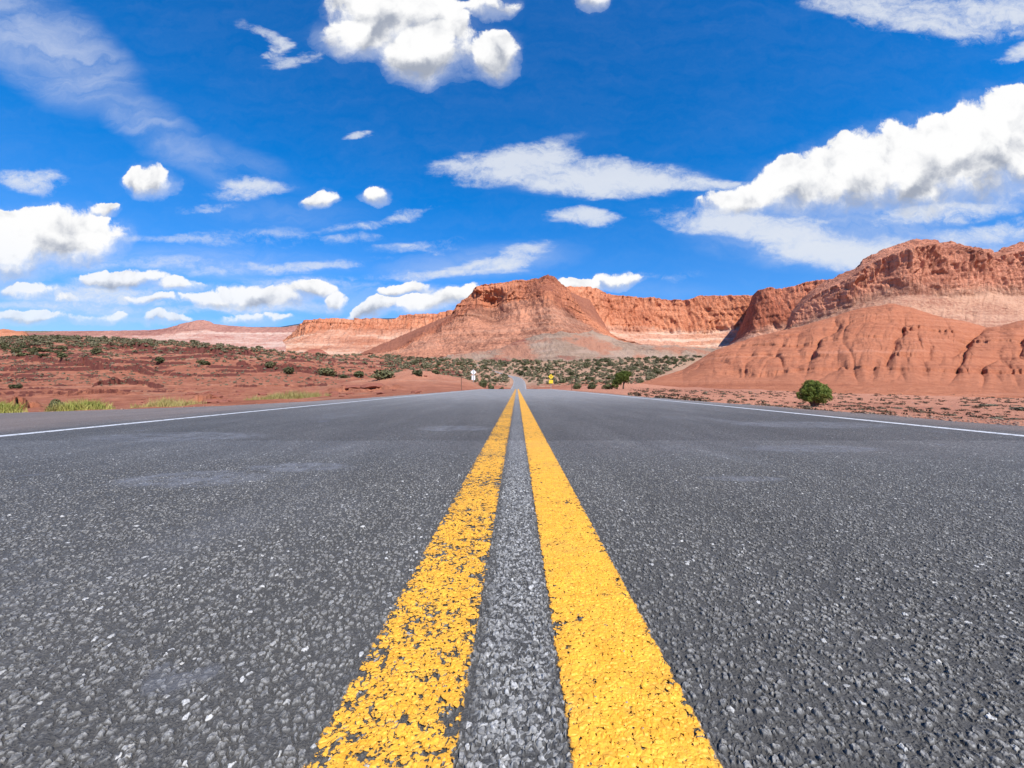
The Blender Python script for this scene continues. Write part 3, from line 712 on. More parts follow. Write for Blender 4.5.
M_G = rock_material('tall_cliff_rock', ((.42, .160, .100), (.66, .285, .175)), ((.33, .145, .095), (.56, .32, .21)), ((.28, .10, .07), (.36, .15, .10)), 1.7, .65, .35, (.60, .36, .25), .38)
sweep('cliff', 776, 1460, [
    ([(776,540),(1460,470)], [(776,352),(1460,345)], 0, .8, 0, 0.0, 14),
    ([(776,770),(830,700),(900,640),(1460,600)], [(776,334),(800,327),(830,317),(850,308),(880,300),(900,297),(930,298.5),(960,299),(990,296),(1024,299),(1460,295)], .4, 1.2, .3, .86, 44),
    ([(776,778),(830,711),(900,654),(1460,614)], [(776,335),(783,329),(790,316),(800,306),(812,296),(834,285),(857,270),(874,261),(900,252),(923,248.5),(955,255),(989,259),(1012,253),(1024,252),(1300,240),(1460,236)], 1.5, 0, .30, 1.5, 6),
    ([(776,792),(830,728),(900,674),(1460,634)], [(776,335.5),(783,328.5),(790,315),(800,304),(812,293),(834,282),(857,266.5),(874,257.5),(900,248.5),(923,245.5),(955,252),(989,256.5),(1012,250),(1024,249),(1300,237),(1460,233)], 1.5, 0, .2, 1.7, 6),
    ([(776,802),(830,738),(900,684),(1460,644)], [(776,336),(783,327),(790,312),(800,300),(812,289),(820,283.5),(834,277),(846,272),(853,268.5),(857,261.5),(866,257),(874,253),(886,248),(900,243.5),(912,242.5),(923,241.5),(935,242.5),(943,245),(955,248),(972,248.6),(982,251),(989,254),(994,251),(1000,248.6),(1012,245),(1024,244),(1100,240),(1300,232),(1460,228)], 1.0, 0, .5, 1.95, 6),
    ([(776,1100),(1460,900)], [(776,340),(860,275),(1460,245)], 0, .3, 0, 2.2, 1)], M_G, seed=13.9, flute=13, topnoise=1.3, label='tall purple red cliff rising behind the smooth hill on the right')

def build_red_hill():
    m, g, b = mat('red_mudstone', 1.0, .08)
    p = g.pos(); x, y, z = g.sep(p)
    n1 = g.noise(p, .05, 5, .6); n2 = g.noise(p, .5, 6, .65); n3 = g.noise(p, 3, 5, .7)
    lay = g.noise(g.comb(g.m('MULTIPLY', x, .006), g.m('MULTIPLY', y, .006), g.m('ADD', g.m('MULTIPLY', z, .55), g.m('MULTIPLY', n1, .8))), 1, 5, .7)
    c = g.mix(g.ss(g.m('ADD', g.m('MULTIPLY', n2, .5), g.m('MULTIPLY', n3, .5)), .36, .64), (.340, .118, .062), (.470, .185, .100))
    c = g.mix(g.m('MULTIPLY', g.ss(lay, .50, .60), .42), c, (.26, .082, .045))
    c = g.mix(g.m('MULTIPLY', g.ss(lay, .45, .33), .30), c, (.56, .26, .165))
    g.link(c, b.inputs['Base Color'])
    g.link(g.bump(g.m('ADD', n2, g.m('ADD', g.m('MULTIPLY', n3, .4), g.m('MULTIPLY', lay, .8))), 1.1, .75), b.inputs['Normal'])
    uu = np.arange(610, 1480, .7); s = (uu-U0)/F
    ny = 520; t = np.linspace(0, 1, ny)
    # front foot, crest distance and crest height along the bearing
    yf = np.interp(uu, [610, 640, 700, 800, 900, 1024, 1480], [100, 95, 82, 68, 62, 58, 50])
    yc = np.interp(uu, [610, 700, 760, 856, 895, 937, 1000, 1100, 1480], [118, 165, 190, 205, 205, 190, 185, 190, 190])
    vc = np.interp(uu, [610,629,650,683,700,715,740,760,800,838,856,869,894,914,937,972,1000,1024,1100,1480],
                       [392,387,380,369.5,359,350,341,335,326.5,315,309.5,306,303.6,308.5,316,322,325,320,312,300])
    vf = np.interp(uu, [610, 700, 800, 900, 1024, 1480], [390.5, 391, 392.5, 395, 398, 400])
    kk = np.hanning(71); kk /= kk.sum(); sm = lambda q: np.convolve(np.pad(q, 35, mode='edge'), kk, 'valid')
    yf, yc, vf = sm(yf), sm(yc), sm(vf); yb = yc*1.6
    T = t[:, None]
    zf = CAM_H+(V0-vf)*yf/F-.6; zc = CAM_H+(V0-vc)*yc/F
    k = .72
    a = np.clip(T/k, 0, 1); c2 = np.clip((T-k)/(1-k), 0, 1)
    Y = np.where(T < k, yf+(yc-yf)*a, yc+(yb-yc)*c2)
    lean = .35*a+.65*(1-(1-a)**1.7)
    Zf = CAM_H+(V0-(vf+(vc-vf)*lean))*Y/F-.6*(1-a)
    Z = np.where(T < k, Zf, zc-(zc+4)*(c2**1.3))
    X = s[None]*Y
    # run-off gullies that follow the slope down from the crest, small ones joining larger ones
    wob = .45*fbm(X/45, Y/60, 3.0, o=3)
    rx = (uu[None]+0*Y)/6.0-a*np.interp(uu, [610, 800, 900, 960, 1050, 1480], [4.5, 4.0, 0, -6, -7, 3])[None]*1.5+wob*2.2
    hx = np.clip((zc-zf)/40, .06, 1.1)+0*Y
    r0 = sstep(a, .06, .35)
    gA = np.abs(perlin(rx/4.2, a*1.1, 1.1)); gB = np.abs(perlin(rx/1.9+4+wob, a*2.2, 2.2)); gC = np.abs(perlin(rx/.75+wob*2, a*5, 3.3))
    crest = 1-.85*sstep(a, .70, 1.0)
    gm = sstep(fbm(rx/9, a*1.2, 4.4, o=2), -.2, .5)
    py = Y/F
    Z = Z-r0*crest*py*hx*(2.2*np.exp(-gA*10)*(.25+gm*.75)+.6*np.exp(-gB*14)*(.3+a)+.34*np.exp(-gC*9))
    Z = Z+r0*hx*py*(fbm(X/30, Y/30, 6, o=4)*3.2*crest+fbm(X/5, Y/5, 6, o=4)*.7)
    w1 = fbm(uu[None]/40+0*Y, a*2.2, 7.7, o=3)
    bil = 1-np.exp(-np.abs(perlin(uu[None]/62+w1*.5-a*.5, a*1.7+w1*.4, 2.9))*3.4)
    bi2 = 1-np.exp(-np.abs(perlin(uu[None]/27+w1*.9+a*.8, a*3.2+w1*.8, 5.1))*3.2)
    Z = Z+r0*crest*py*hx*(7.5*(bil-.55)+1.5*(bi2-.5))
    va = np.interp(a, [0, .4, .7, 1], [948, 952, 966, 986])
    Z = Z-r0*py*9*np.exp(-np.abs(uu[None]-va)/9)*sstep(a, .25, .6)*(1-.6*sstep(a, .85, 1))
    # a few harder beds stand out as thin ledges
    st = 6.2; zz = Z+fbm(X/30, Y/30, 9, o=3)*2.6; kk = zz/st; fr = kk-np.floor(kk)
    led = sstep(fbm(X/26, Y/26, 12.5, o=3), .0, .35)
    Z = Z+led*hx*r0*crest*1.25*(sstep(fr, .84, .88)-fr)*sstep(zz, 1, 5)
    Z = Z-(1-sstep(T, 0, .03))*1.0
    o = grid_obj('hill', X, Y, Z, m)
    tag(o, 'smooth red mudstone hill cut by gullies right of the road', kind='structure')
    return X, Y, Z
build_red_hill()
# ---------------------------------------------------------------- plants
def leaf_material(name, a, b_, rough=.7):
    m, g, b = mat(name, rough, .2)
    oi = g.n.new('ShaderNodeObjectInfo').outputs['Random']
    n = g.noise(g.pos(), 3.0, 3, .6)
    c = g.mix(g.ss(n, .35, .65), a, b_)
    c = g.vm('SCALE', c, sc=g.mf(oi, .7, 1.3))
    g.link(c, b.inputs['Base Color']); return m
M_JUN = leaf_material('juniper_leaves', (.090, .120, .020), (.170, .205, .038))
M_BUSH = leaf_material('bush_leaves', (.070, .070, .030), (.130, .120, .055))
M_DKB = leaf_material('dark_bush_leaves', (.055, .060, .024), (.115, .115, .048))
M_SCR = leaf_material('scrub_leaves', (.085, .075, .040), (.17, .15, .085))
M_SAGE = leaf_material('sagebrush_leaves', (.125, .115, .075), (.21, .19, .12))
M_TUFT = leaf_material('dry_tuft_stems', (.085, .055, .032), (.16, .11, .065))
M_GRN = leaf_material('green_grass_blades', (.19, .22, .04), (.38, .35, .10))
M_YGR = leaf_material('yellow_grass_blades', (.28, .25, .07), (.44, .35, .14))
M_BARK = leaf_material('juniper_bark', (.085, .055, .038), (.15, .10, .07))

def leaf_cloud(r, blobs, n, size, flat=1.0):
    """n small leaf sprays spread through the outer part of a set of blobs (x,y,z,rx,ry,rz)"""
    w = np.array([b[3]*b[4]+b[4]*b[5] for b in blobs], float); w /= w.sum()
    k = r.choice(len(blobs), n, p=w); B = np.array(blobs)[k]
    d = r.normal(size=(n, 3)); d /= np.linalg.norm(d, axis=1)[:, None]
    lump = 1+.22*perlin(d[:, 0]*2.2+k*3.1, d[:, 1]*2.2, d[:, 2]*2.2)+.10*perlin(d[:, 0]*6+k, d[:, 1]*6, d[:, 2]*6)
    rad = (r.uniform(.50, 1.0, n)**.5)*lump
    c = B[:, :3]+d*B[:, 3:6]*rad[:, None]
    c[:, 2] = np.maximum(c[:, 2], size*.3)
    nr = d*.75+r.normal(size=(n, 3))*.55; nr /= np.linalg.norm(nr, axis=1)[:, None]
    t = np.cross(nr, r.normal(size=(n, 3))); t /= np.linalg.norm(t, axis=1)[:, None]
    bt = np.cross(nr, t); sz = size*r.uniform(.6, 1.35, n)[:, None]
    q = np.stack([c-t*sz*.5, c-bt*sz*.42*flat, c+t*sz*.62, c+bt*sz*.42*flat], 1)
    return q.reshape(-1, 3), np.arange(4*n).reshape(n, 4)
def limb(path, r0, r1, nseg=7):
    """a tapered, slightly crooked limb along a list of points"""
    path = np.array(path, float); V, Fc = [], []
    T = np.gradient(path, axis=0)
    for i, (p, t) in enumerate(zip(path, T)):
        t = t/np.linalg.norm(t); a = np.cross(t, (0.3, 1, .2)); a /= np.linalg.norm(a); b = np.cross(t, a)
        rr = r0+(r1-r0)*i/(len(path)-1)
        for k in range(nseg):
            an = 2*math.pi*k/nseg; V.append(p+(a*math.cos(an)+b*math.sin(an))*rr*(1+.18*math.sin(3*an+i)))
    for i in range(len(path)-1):
        for k in range(nseg):
            Fc.append((i*nseg+k, i*nseg+(k+1) % nseg, (i+1)*nseg+(k+1) % nseg, (i+1)*nseg+k))
    return np.array(V), np.array(Fc)
def join(parts):
    V, Fc, b = [], [], 0
    for v, f in parts: V.append(v); Fc.append(f+b); b += len(v)
    return np.concatenate(V), np.concatenate(Fc)
def empty(name, loc, label, cat, group=None):
    o = bpy.data.objects.new(name, None); COL.objects.link(o); o.location = loc; o.empty_display_size = .3
    tag(o, label, cat, group); return o
def gz(x, y): return float(ground_at(x, y))
def at(u, y):
    x = (u-U0)/F*y; return x, y, gz(x, y)

def juniper(name, loc, blobs, trunks, label, n, size, seed):
    r = np.random.default_rng(seed); t = empty(name, loc, label, 'tree')
    v, f = join([limb(*a) for a in trunks]); link('trunk', mesh_from('trunk', v, f, M_BARK, True), t)
    sub = []
    for (bx, by, bz, rx, ry, rz_) in blobs:
        for q in range(int(26*(rx*rz_)/(.3*.3))**1 if rx < 5 else 0):
            d = r.normal(size=3); d /= np.linalg.norm(d); k = r.uniform(.62, 1.02); w_ = r.uniform(.16, .30)*math.sqrt(rx*rz_)
            sub.append((bx+d[0]*rx*k, by+d[1]*ry*k, bz+d[2]*rz_*k, w_, w_, w_*r.uniform(.8, 1.2)))
    v, f = leaf_cloud(r, sub, n, size); link('crown', mesh_from('crown', v, f, M_JUN), t)
    return t
def rise(x, y, base_v): # keep a plant's foot on the land
    return gz(x, y)
x, y, z = at(814, 25)
juniper('juniper_tree', (x, y, z-.20),
        [(-.42,0,1.10,.50,.55,.50),(.0,.1,1.30,.62,.62,.62),(.48,0,1.15,.52,.5,.52),(.80,.1,1.22,.30,.35,.36),(-.70,.1,1.02,.34,.38,.34),
         (.1,-.3,.95,.55,.45,.42),(-.15,.1,1.62,.42,.42,.32),(.55,-.1,.72,.34,.4,.28),(.75,0,1.48,.20,.25,.22),(-.55,-.2,.72,.24,.25,.18),(.3,.1,.62,.30,.3,.22),(.12,0,1.72,.25,.3,.22)],
        [([(0.05,0,-.1),(.05,0,.2),(.0,.02,.5),(-.1,.02,.9)],.17,.10),([(.08,0,.1),(.25,.02,.45),(.5,0,.9)],.11,.05),
         ([(0,0,.15),(-.2,0,.5),(-.55,0,.9)],.10,.04),([(0,0,.3),(.1,-.2,.6),(.1,-.3,1.0)],.08,.04)],
        'round bright green juniper beside the right road edge below the smooth red hill', 30000, .052, 3)
x, y, z = at(621, 60)
juniper('juniper_tree', (x, y, z-.05),
        [(.2,0,1.9,1.0,.9,.65),(-.5,0,1.3,.7,.8,.6),(.9,0,2.35,.75,.7,.5),(-.9,0,.75,.5,.6,.6),(.4,.2,2.6,.6,.6,.35),(.9,0,1.5,.5,.5,.4),(-.2,0,2.2,.6,.6,.45)],
        [([(.35,0,-.1),(.38,0,.5),(.45,0,1.1),(.4,0,1.8)],.13,.08),([(-.6,0,-.1),(-.6,0,.4),(-.5,0,1.1)],.12,.07),([(.4,0,.8),(.8,0,1.4),(.9,0,2.0)],.08,.04)],
        'dark green juniper leaning right on two thin trunks behind the right edge line', 11000, .12, 4)

def bush_mesh(name, seed, material, n=420, size=.14, low=False):
    r = np.random.default_rng(seed); b = []
    for i in range(6):
        a = r.uniform(0, 6.28); q = r.uniform(0, .28); h = r.uniform(.22, .42)
        b.append((math.cos(a)*q, math.sin(a)*q, h*(.6 if low else 1), r.uniform(.18, .32), r.uniform(.18, .32), r.uniform(.18, .34)*(.55 if low else 1)))
    v, f = leaf_cloud(r, b, n, size); return mesh_from(name, v, f, material)
def put(name, mesh, loc, w, h, label, cat, group=None, rz=None):
    o = link(name, mesh, None, loc); o.scale = (w, w, h); o.rotation_euler = (0, 0, random.uniform(0, 6.28) if rz is None else rz)
    tag(o, label, cat, group); return o
BUSH = [bush_mesh('bush', 20+i, (M_BUSH, M_DKB)[i % 2], 520, .12) for i in range(6)]
DARK = [bush_mesh('dark_bush', 40+i, M_DKB, 1500, .075) for i in range(3)]
SAGE = [bush_mesh('sagebrush', 60+i, M_SAGE, 500, .09, True) for i in range(4)]

# bushes one can point to on the near slopes
named = [(269,368,11,10,'olive bush upslope, leftmost of the row of bushes on the left plain'),
         (288,374,14,10,'small round olive bush, second from the left in the row on the left plain'),
         (326,376,22,12,'wide olive bush pair above the yellow grass patch left of the road'),
         (344,378,10,6,'smallest low bush in the middle of the row on the left plain'),
         (359,377.5,15,9,'mid sized bush just left of the widest bush on the left plain'),
         (384,378.5,26,13,'widest green bush of the row on the left plain'),
         (417,375,13,8,'bush just above the tip of the low orange mound on the left'),
         (436,374,12,7,'small grey green bush above the middle of the low orange mound'),
         (16,388,11,6,'lone dark bush on bare red slope at the far left'),
         (62,359,11,8,'single dark bush high on the red slope at the left'),
         (97,354,10,9,'dark bush standing on the red ledge left of the slope crest'),
         (160,364,11,8,'dark bush under the long red ledge on the left slope'),
         (205,365,13,8,'spreading bush below the dark broken ledges at left centre')]
for (u, v, w, h, lab) in named:
    x, y, z = ray_ground(u, v, 24); px = y/F
    put('bush', random.choice(BUSH), (x, y, z-.1*h*px), w*px*1.05, h*px*1.25, lab, 'bush')
# dark bushes behind the low mound and beside the sign
for (u, y, w, h, lab) in [(464,66,10.5,9.5,'tall dark green bush left of the white backed sign'),(470,70,8,9,'dark bush directly behind the white backed sign'),
                          (483,72,9.5,12,'brighter green bush just right of the white backed sign'),(491,78,8,7,'low bush between the green bush and the road'),(501,120,6,5.5,'dark round bush beside the far road where it bends'),
                          (608,61,12,8,'dark low bush touching the left of the leaning juniper'),(591,64,14,8,'wide grey green bush left of the leaning juniper'),(577,66,10,8,'bush behind the right marker post'),
                          (55,19.5,18,11,'dark green bush at left roadside, half behind the pale grass')]:
    x, _, z = at(u, y); px = y/F
    vt = V0-(z-CAM_H)/px
    put('bush', random.choice(DARK), (x, y, z-.08*h*px), w*px*1.1, h*px*1.35, lab, 'bush')

# junipers over the valley floor, one by one
def clear_of_road(x, y, m=7):
    d, _ = road_near(np.array([x]), np.array([y])); return abs(float(d[0])) > m
def hill_hides(u, v): return u > 640 and v > np.interp(u, [640, 700, 760], [386, 359, 335])-1
cnt = 0; spots = []
while cnt < 215:
    u = random.uniform(395, 735); v = 353.5+(random.random()**1.15)*31
    if hill_hides(u, v) or (u < 480 and v > 369): continue
    if 515 < u < 545 and v > 378: continue
    x, y, z = ray_ground(u, v, 95)
    if not clear_of_road(x, y, 9) or y > 1000: continue
    px = y/F; w = random.uniform(3.4, 7.5)*np.interp(v, [353, 386], [.75, 1.15]); h = w*random.uniform(.55, .85)
    put('valley_juniper', random.choice(BUSH), (x, y, z-.12*h*px), w*px*1.1, h*px*1.25,
        'small dark juniper dotted over the valley floor around the bend of the road', 'shrub', 'dark junipers over the valley floor')
    cnt += 1
cnt = 0
while cnt < 75:
    if random.random() < .45: u = random.gauss(30, 22); v = random.gauss(350, 3.5)
    else: u = random.uniform(5, 330); v = 337+.055*max(0, u-150)+abs(random.gauss(0, 6))
    if u < 2: continue
    x, y, z = ray_ground(u, v, 90)
    if y > 900: continue
    px = y/F; w = random.uniform(4, 9); h = w*random.uniform(.4, .65)
    put('slope_shrub', random.choice(BUSH), (x, y, z-.12*h*px), w*px*1.1, h*px*1.25,
        'small dark shrub among many along the upper edge of the left slope', 'shrub', 'dark shrubs along the left slope')
    cnt += 1
# smaller scrub between them, far too many to count
def scatter_mesh(name, pts, material, seed, k=26, label=None):
    r = np.random.default_rng(seed); V = []
    for (x, y, z, w, h) in pts:
        d = r.normal(size=(k, 3)); d /= np.linalg.norm(d, axis=1)[:, None]
        c = np.array([x, y, z+h*.35])+d*np.array([w*.42, w*.42, h*.42])*r.uniform(.6, 1, (k, 1))
        t = r.normal(size=(k, 3)); t /= np.linalg.norm(t, axis=1)[:, None]; b = np.cross(t, d)
        s_ = .30*h*r.uniform(.7, 1.3, (k, 1))+.06*w
        V.append(np.stack([c-t*s_, c-b*s_*.6, c+t*s_, c+b*s_*.6], 1).reshape(-1, 3))
    V = np.concatenate(V); o = link(name, mesh_from(name, V, np.arange(len(V)).reshape(-1, 4), material))
    tag(o, label, kind='stuff'); return o
def sample(n, uf, vf, y0, w0, w1, hr, rej=None):
    r = random; P = []; tries = 0
    while len(P) < n and tries < n*6:
        tries += 1
        u = uf(); v = vf(u); x, y, z = ray_ground(u, v, y0)
        if y > 1150 or not clear_of_road(x, y, 6) or (rej and rej(u, v)): continue
        px = y/F; w = r.uniform(w0, w1); P.append((x, y, z, w*px, w*hr*px))
    return P
def scrub_layer():
    P = sample(1900, lambda: random.uniform(385, 760), lambda u: 351.5+random.random()*33, 95, 1.8, 5.6, .6, hill_hides)
    P += sample(1000, lambda: random.uniform(0, 400), lambda u: 336+.055*max(0, u-150)+abs(random.gauss(0, 8)), 90, 1.8, 5.5, .5)
    scatter_mesh('scrub', P, M_SCR, 5, 26, 'low scrub between the junipers on the valley floor and slopes')
    P = sample(2000, lambda: random.uniform(0, 720), lambda u: random.uniform(352, 386), 60, 1.5, 4.0, .45, hill_hides)
    scatter_mesh('dry_scrub', P, M_SAGE, 6, 16, 'pale dry sagebrush between the dark bushes')
scrub_layer()
def flat_specks():
    P = []
    while len(P) < 1000:
        u = random.uniform(630, 1080); y = 10+random.random()**1.4*60; x, y, z = at(u, y)
        if x < EDGE_R(y)+.6: continue
        if fbm(np.array([x/5]), np.array([y/5]), 2.0, o=2)[0] < -.1: continue
        w = random.uniform(.10, .42)*(1+y/50); P.append((x, y, z, w, w*.30))
    scatter_mesh('dry_weeds', P, M_TUFT, 8, 14, 'sparse low dry weeds on the orange flat at the right')
flat_specks()

# low tufts and sagebrush on the orange flat in front of the smooth hill
tuft = [bush_mesh('tuft', 80+i, (M_TUFT, M_SAGE)[i % 2], 260, .12, True) for i in range(4)]
cnt = 0
while cnt < 190:
    u = random.uniform(640, 1060); y = 13+random.random()**1.2*52
    x, y, z = at(u, y)
    if x < EDGE_R(y)+1.0: continue
    w = random.uniform(.18, .62)*(1+.012*y); h = w*random.uniform(.35, .6)
    put('tuft', random.choice(tuft), (x, y, z-.04), w, h, 'small dry tuft among many on the orange flat below the smooth hill', 'tuft', 'dry tufts on the orange flat')
    cnt += 1
for (u, y, w, h, lab) in [(946,22,.95,.42,'grey green sagebrush near the right road edge, the lower one'),(997,21,1.2,.36,'wide low sagebrush close to the right road edge'),
                          (987,40,1.9,.6,'grey sagebrush farther back on the orange flat at right'),(1021,34,1.5,.95,'dark sagebrush cut by the right border of the view'),(897,30,1.0,.45,'dark low sagebrush between juniper and sagebrushes at right')]:
    x, _, z = at(u, y); put('sagebrush', random.choice(SAGE), (x, y, z-.05), w, h, lab, 'sagebrush')

# grass along the left shoulder
def grass(loc, wx, wy, h, n, material, label, seed, lean=.35):
    r = np.random.default_rng(seed); k = max(3, int(n/28))
    cx = r.uniform(-.5, .5, k)*wx; cy = r.uniform(-.5, .5, k)*wy; j = r.integers(0, k, n)
    bx = cx[j]+r.normal(0, .10, n); by = cy[j]+r.normal(0, .10, n)
    hh = h*r.uniform(.35, 1.1, n)*(1-.5*np.clip(np.abs(bx/(wx*.55)), 0, 1)**2)*r.uniform(.45, 1.1, k)[j]
    dx = r.normal(0, lean, n)*hh; dy = r.normal(0, lean, n)*hh
    bz = ground_at(bx+loc[0], by+loc[1])-loc[2]-.03
    a = r.uniform(0, 3.14, n); w = .007*np.ones(n)*r.uniform(.7, 1.5, n)
    ex, ey = np.cos(a)*w, np.sin(a)*w
    V = np.stack([np.stack([bx-ex, by-ey, bz], 1), np.stack([bx+ex, by+ey, bz], 1),
                  np.stack([bx+dx*.4+ex*.8, by+dy*.4+ey*.8, bz+hh*.6], 1), np.stack([bx+dx*.4-ex*.8, by+dy*.4-ey*.8, bz+hh*.6], 1),
                  np.stack([bx+dx, by+dy, bz+hh*(.95)], 1)], 1).reshape(-1, 3)
    i = np.arange(n)[:, None]*5
    f = np.concatenate([i+np.array([0, 1, 2, 3]), i+np.array([3, 2, 4, 4])])
    quad = f[:n]; tri = np.concatenate([i+np.array([3, 2, 4])])
    q2 = np.concatenate([quad[:, [0, 1, 2]], quad[:, [0, 2, 3]], tri])
    o = link('grass_clump', mesh_from('grass_clump', V, q2, material), None, loc); tag(o, label, 'grass clump'); return o
x, y, z = at(80, 16.5); grass((x, y, z), 1.9, .8, .62, 2600, M_GRN, 'bright green grass clump on left shoulder beside the dark bush', 1)
x, y, z = at(58, 16.3); grass((x, y, z), .45, .35, .48, 700, M_YGR, 'pale straw coloured grass in front of the dark bush', 2)
x, y, z = at(1, 14.5); grass((x, y, z), .95, .7, .66, 1900, M_GRN, 'bright green grass cut by the left border of the view', 3)
x, y, z = at(166, 19); grass((x, y, z), 2.6, 1.6, .58, 1500, M_YGR, 'sparse yellow grass on left shoulder, right of the green clump', 4)
x, y, z = at(290, 24); grass((x, y, z), 4.0, 2.4, .62, 3000, M_YGR, 'long low patch of yellow green grass halfway along the left shoulder', 5)

# ---------------------------------------------------------------- rocks and gravel
def rock_mesh(name, seed, material):
    import bmesh
    r = np.random.default_rng(seed); bm = bmesh.new(); bmesh.ops.create_icosphere(bm, subdivisions=3, radius=.5)
    co = np.array([v.co for v in bm.verts]); co *= (1+.35*fbm(co[:, 0]*1.6+seed, co[:, 1]*1.6, co[:, 2]*1.6, o=4))[:, None]
    for k in range(9):
        n = r.normal(size=3); n /= np.linalg.norm(n); d = co@n; m = r.uniform(.28, .40); co -= np.outer(np.maximum(d-m, 0), n)
    for v, c in zip(bm.verts, co): v.co = c
    me = bpy.data.meshes.new(name); bm.to_mesh(me); bm.free(); me.materials.append(material); return me
def rock_mat():
    m, g, b = mat('red_sandstone', 1, .1); n = g.noise(g.pos(), 6, 5, .7)
    g.link(g.mix(n, (.15, .050, .035), (.34, .13, .085)), b.inputs['Base Color']); g.link(g.bump(n, .05, .8), b.inputs['Normal']); return m
M_ROCK = rock_mat(); ROCKS = [rock_mesh('rock', i, M_ROCK) for i in range(5)]
r = random.Random(9)
for i in range(90):
    u = r.choice([r.uniform(-5, 430), r.uniform(180, 240), r.uniform(330, 430)]); y = r.uniform(19, 60)
    x, y, z = at(u, y); w = r.uniform(.15, .55)*(1+y/60)
    o = put('rock', r.choice(ROCKS), (x, y, z+.02), w, w*r.uniform(.3, .6), 'dark red sandstone chunk among many on the left roadside slope', 'rock', 'red rocks on the left roadside slope')
for (u, y, w, h, lab) in [(212, 21, 1.0, .42, 'flat dark red rock slab at the left road edge, right of the sparse yellow grass'), (230, 21.5, .45, .3, 'small dark rock just right of the flat slab at the left road edge'),
                          (375, 33, 2.2, .7, 'long dark red rock ledge block by the left edge line before the mound'),(355, 33, 2.0, .55, 'dark red rock block left of the long ledge block')]:
    x, y, z = at(u, y); put('rock', ROCKS[2], (x, y, z+.05), w, h, lab, 'rock', rz=.2)
def gravel():
    P = []
    for i in range(3800):
        y = 2.5+random.random()**1.6*30
        if random.random() < .5: x = float(EDGE_L(y))-abs(random.gauss(0, 1.0))+.12
        else: x = float(EDGE_R(y))+abs(random.gauss(0, .9))-.12
        P.append((x, y, gz(x, y) if False else 0, random.uniform(.008, .026)))
    P = np.array(P); P[:, 2] = ground_at(P[:, 0], P[:, 1])
    ins = (P[:, 0] > np.array([EDGE_L(a) for a in P[:, 1]])) & (P[:, 0] < np.array([EDGE_R(a) for a in P[:, 1]])); P[ins, 2] = .0
    base = np.array([(1,0,0),(0,1,0),(-1,0,0),(0,-1,0),(0,0,.8),(0,0,-.5)], float)
    tri = np.array([(0,1,4),(1,2,4),(2,3,4),(3,0,4),(1,0,5),(2,1,5),(3,2,5),(0,3,5)])
    n = len(P); J = base[None]*rng.uniform(.5, 1.2, (n, 6, 3))*P[:, 3][:, None, None]
    a = rng.uniform(0, 6.28, n); c, s_ = np.cos(a)[:, None], np.sin(a)[:, None]
    X = J[..., 0]*c-J[..., 1]*s_; Y = J[..., 0]*s_+J[..., 1]*c
    V = np.stack([X+P[:, 0:1], Y+P[:, 1:2], J[..., 2]+P[:, 2:3]], -1).reshape(-1, 3)
    f = (np.arange(n)[:, None, None]*6+tri[None]).reshape(-1, 3)
    m, g, b = mat('roadside_gravel', 1, .1); g.link(g.mix(g.noise(g.pos(), 8, 3, .7), (.17, .09, .065), (.40, .26, .19)), b.inputs['Base Color'])
    tag(link('gravel', mesh_from('gravel', V, f, m)), 'loose small stones along both edges of the asphalt', kind='stuff')
gravel()

# ---------------------------------------------------------------- signs and marker posts
def flat_mat(name, c, rough=.5, metal=0.0):
    m, g, b = mat(name, rough, .4); b.inputs['Metallic'].default_value = metal
    n = g.noise(g.pos(), 5, 4, .6); g.link(g.mix(n, tuple(k*.85 for k in c), tuple(min(1, k*1.1) for k in c)), b.inputs['Base Color']); return m
M_SY = flat_mat('yellow_sign_sheeting', (.82, .56, .03)); M_BLK = flat_mat('black_sign_print', (.02, .02, .02))
M_ALU = flat_mat('bare_sign_aluminium', (.80, .80, .80), .55); M_GALV = flat_mat('galvanised_post', (.30, .30, .29), .6, .3); M_BRN = flat_mat('brown_marker_post', (.16, .08, .05), .8)
M_REF = flat_mat('reflector', (.75, .75, .72), .3)
def plate(pts, th, material, name, parent, loc=(0, 0, 0), y=0.0):
    """a flat plate in the x-z plane with rounded outline points and real thickness"""
    import bmesh
    bm = bmesh.new(); vs = [bm.verts.new((px, y, pz)) for px, pz in pts]; f = bm.faces.new(vs)
    ex = bmesh.ops.extrude_face_region(bm, geom=[f]); bmesh.ops.translate(bm, verts=[e for e in ex['geom'] if isinstance(e, bmesh.types.BMVert)], vec=(0, th, 0))
    bmesh.ops.recalc_face_normals(bm, faces=bm.faces); me = bpy.data.meshes.new(name); bm.to_mesh(me); bm.free(); me.materials.append(material)
    return link(name, me, parent, loc)
def rounded(pts, rad, n=4):
    out = []
    for i, p in enumerate(pts):
        p = np.array(p, float); a = np.array(pts[i-1], float)-p; b = np.array(pts[(i+1) % len(pts)], float)-p
        a = a/np.linalg.norm(a)*rad; b = b/np.linalg.norm(b)*rad
        for k in range(n+1):
            t = k/n; out.append(tuple((p+a)*(1-t)**2+2*p*t*(1-t)+(p+b)*t*t))
    return out
def diamond(h): return rounded([(0, h), (h, 0), (0, -h), (-h, 0)], .10*h)
def rect(w, h): return rounded([(-w/2, h/2), (w/2, h/2), (w/2, -h/2), (-w/2, -h/2)], .04)
def u_post(name, w, h, material, parent, y=0.0, x=0.0):
    pts = [(-w/2, 0), (-w/2, h), (w/2, h), (w/2, 0)]; return plate(pts, w*.7, material, name, parent, (x, y, 0))
x, y, z = at(551, 62); s1 = empty('warning_sign', (x, y, z), 'yellow diamond warning sign with a dark upright arrow and a yellow plate below', 'road sign')
zc = 1.84-z
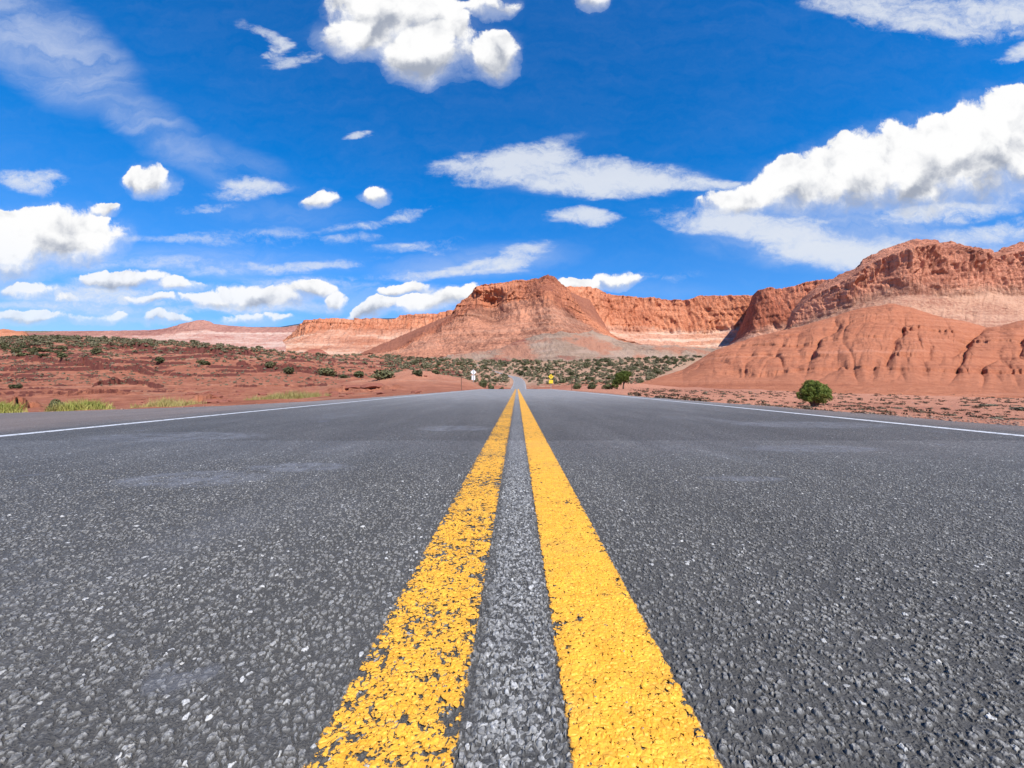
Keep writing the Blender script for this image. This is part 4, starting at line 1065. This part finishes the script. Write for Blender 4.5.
u_post('post', .07, zc+.40, M_GALV, s1, .012)
p = plate(diamond(.46), .006, M_SY, 'sign_panel', s1, (0, -.004, zc))
bd = [plate([(0,.43),(.43,0),(.405,0),(0,.405)], .002, M_BLK, 'border', p, (0,-.003,0)), plate([(0,-.43),(-.43,0),(-.405,0),(0,-.405)], .002, M_BLK, 'border', p, (0,-.003,0)),
      plate([(0,.43),(-.43,0),(-.405,0),(0,.405)], .002, M_BLK, 'border', p, (0,-.003,0)), plate([(0,-.43),(.43,0),(.405,0),(0,-.405)], .002, M_BLK, 'border', p, (0,-.003,0))]
plate([(-.04,-.22),(-.04,.06),(-.12,.06),(0,.24),(.12,.06),(.04,.06),(.04,-.22)], .002, M_BLK, 'arrow', p, (0, -.003, 0))
plate(rect(.66, .56), .006, M_SY, 'speed_plate', s1, (0, -.004, zc-.80))
x, y, z = at(473.4, 58); s2 = empty('warning_sign', (x, y, z), 'white back of a diamond sign and plate on a post left of the road', 'road sign')
zc = 2.42-z
u_post('post', .08, zc+.38, M_GALV, s2, -.06)
plate(diamond(.43), .006, M_ALU, 'sign_panel', s2, (0, 0, zc)); plate(rect(.52, .66), .006, M_ALU, 'speed_plate', s2, (0, 0, zc-.83))
for (u, y, h, lab) in [(461.4, 31, 1.12, 'thin brown marker post in front of the low orange mound left of the road'), (571.6, 33, 1.02, 'thin brown marker post at the right road edge before the bushes')]:
    x, y, z = at(u, y); o = empty('marker_post', (x, y, z), lab, 'marker post')
    u_post('post', .05, h, M_BRN, o); plate(rect(.04, .09), .004, M_REF, 'reflector', o, (0, -.006, h-.10))
for i in range(7):
    k = np.argmin(np.abs(PATH[:, 1]-(330+i*48))); p = PATH[k]; t = PATH[k+1]-PATH[k-1]; t /= np.linalg.norm(t[:2])
    x, y = float(p[0]+t[1]*5.4), float(p[1]-t[0]*5.4); o = empty('marker_post', (x, y, gz(x, y)), 'white marker post along the outer side of the far bend', 'marker post', 'white marker posts along the far bend')
    u_post('post', .16, 1.5, M_REF, o)
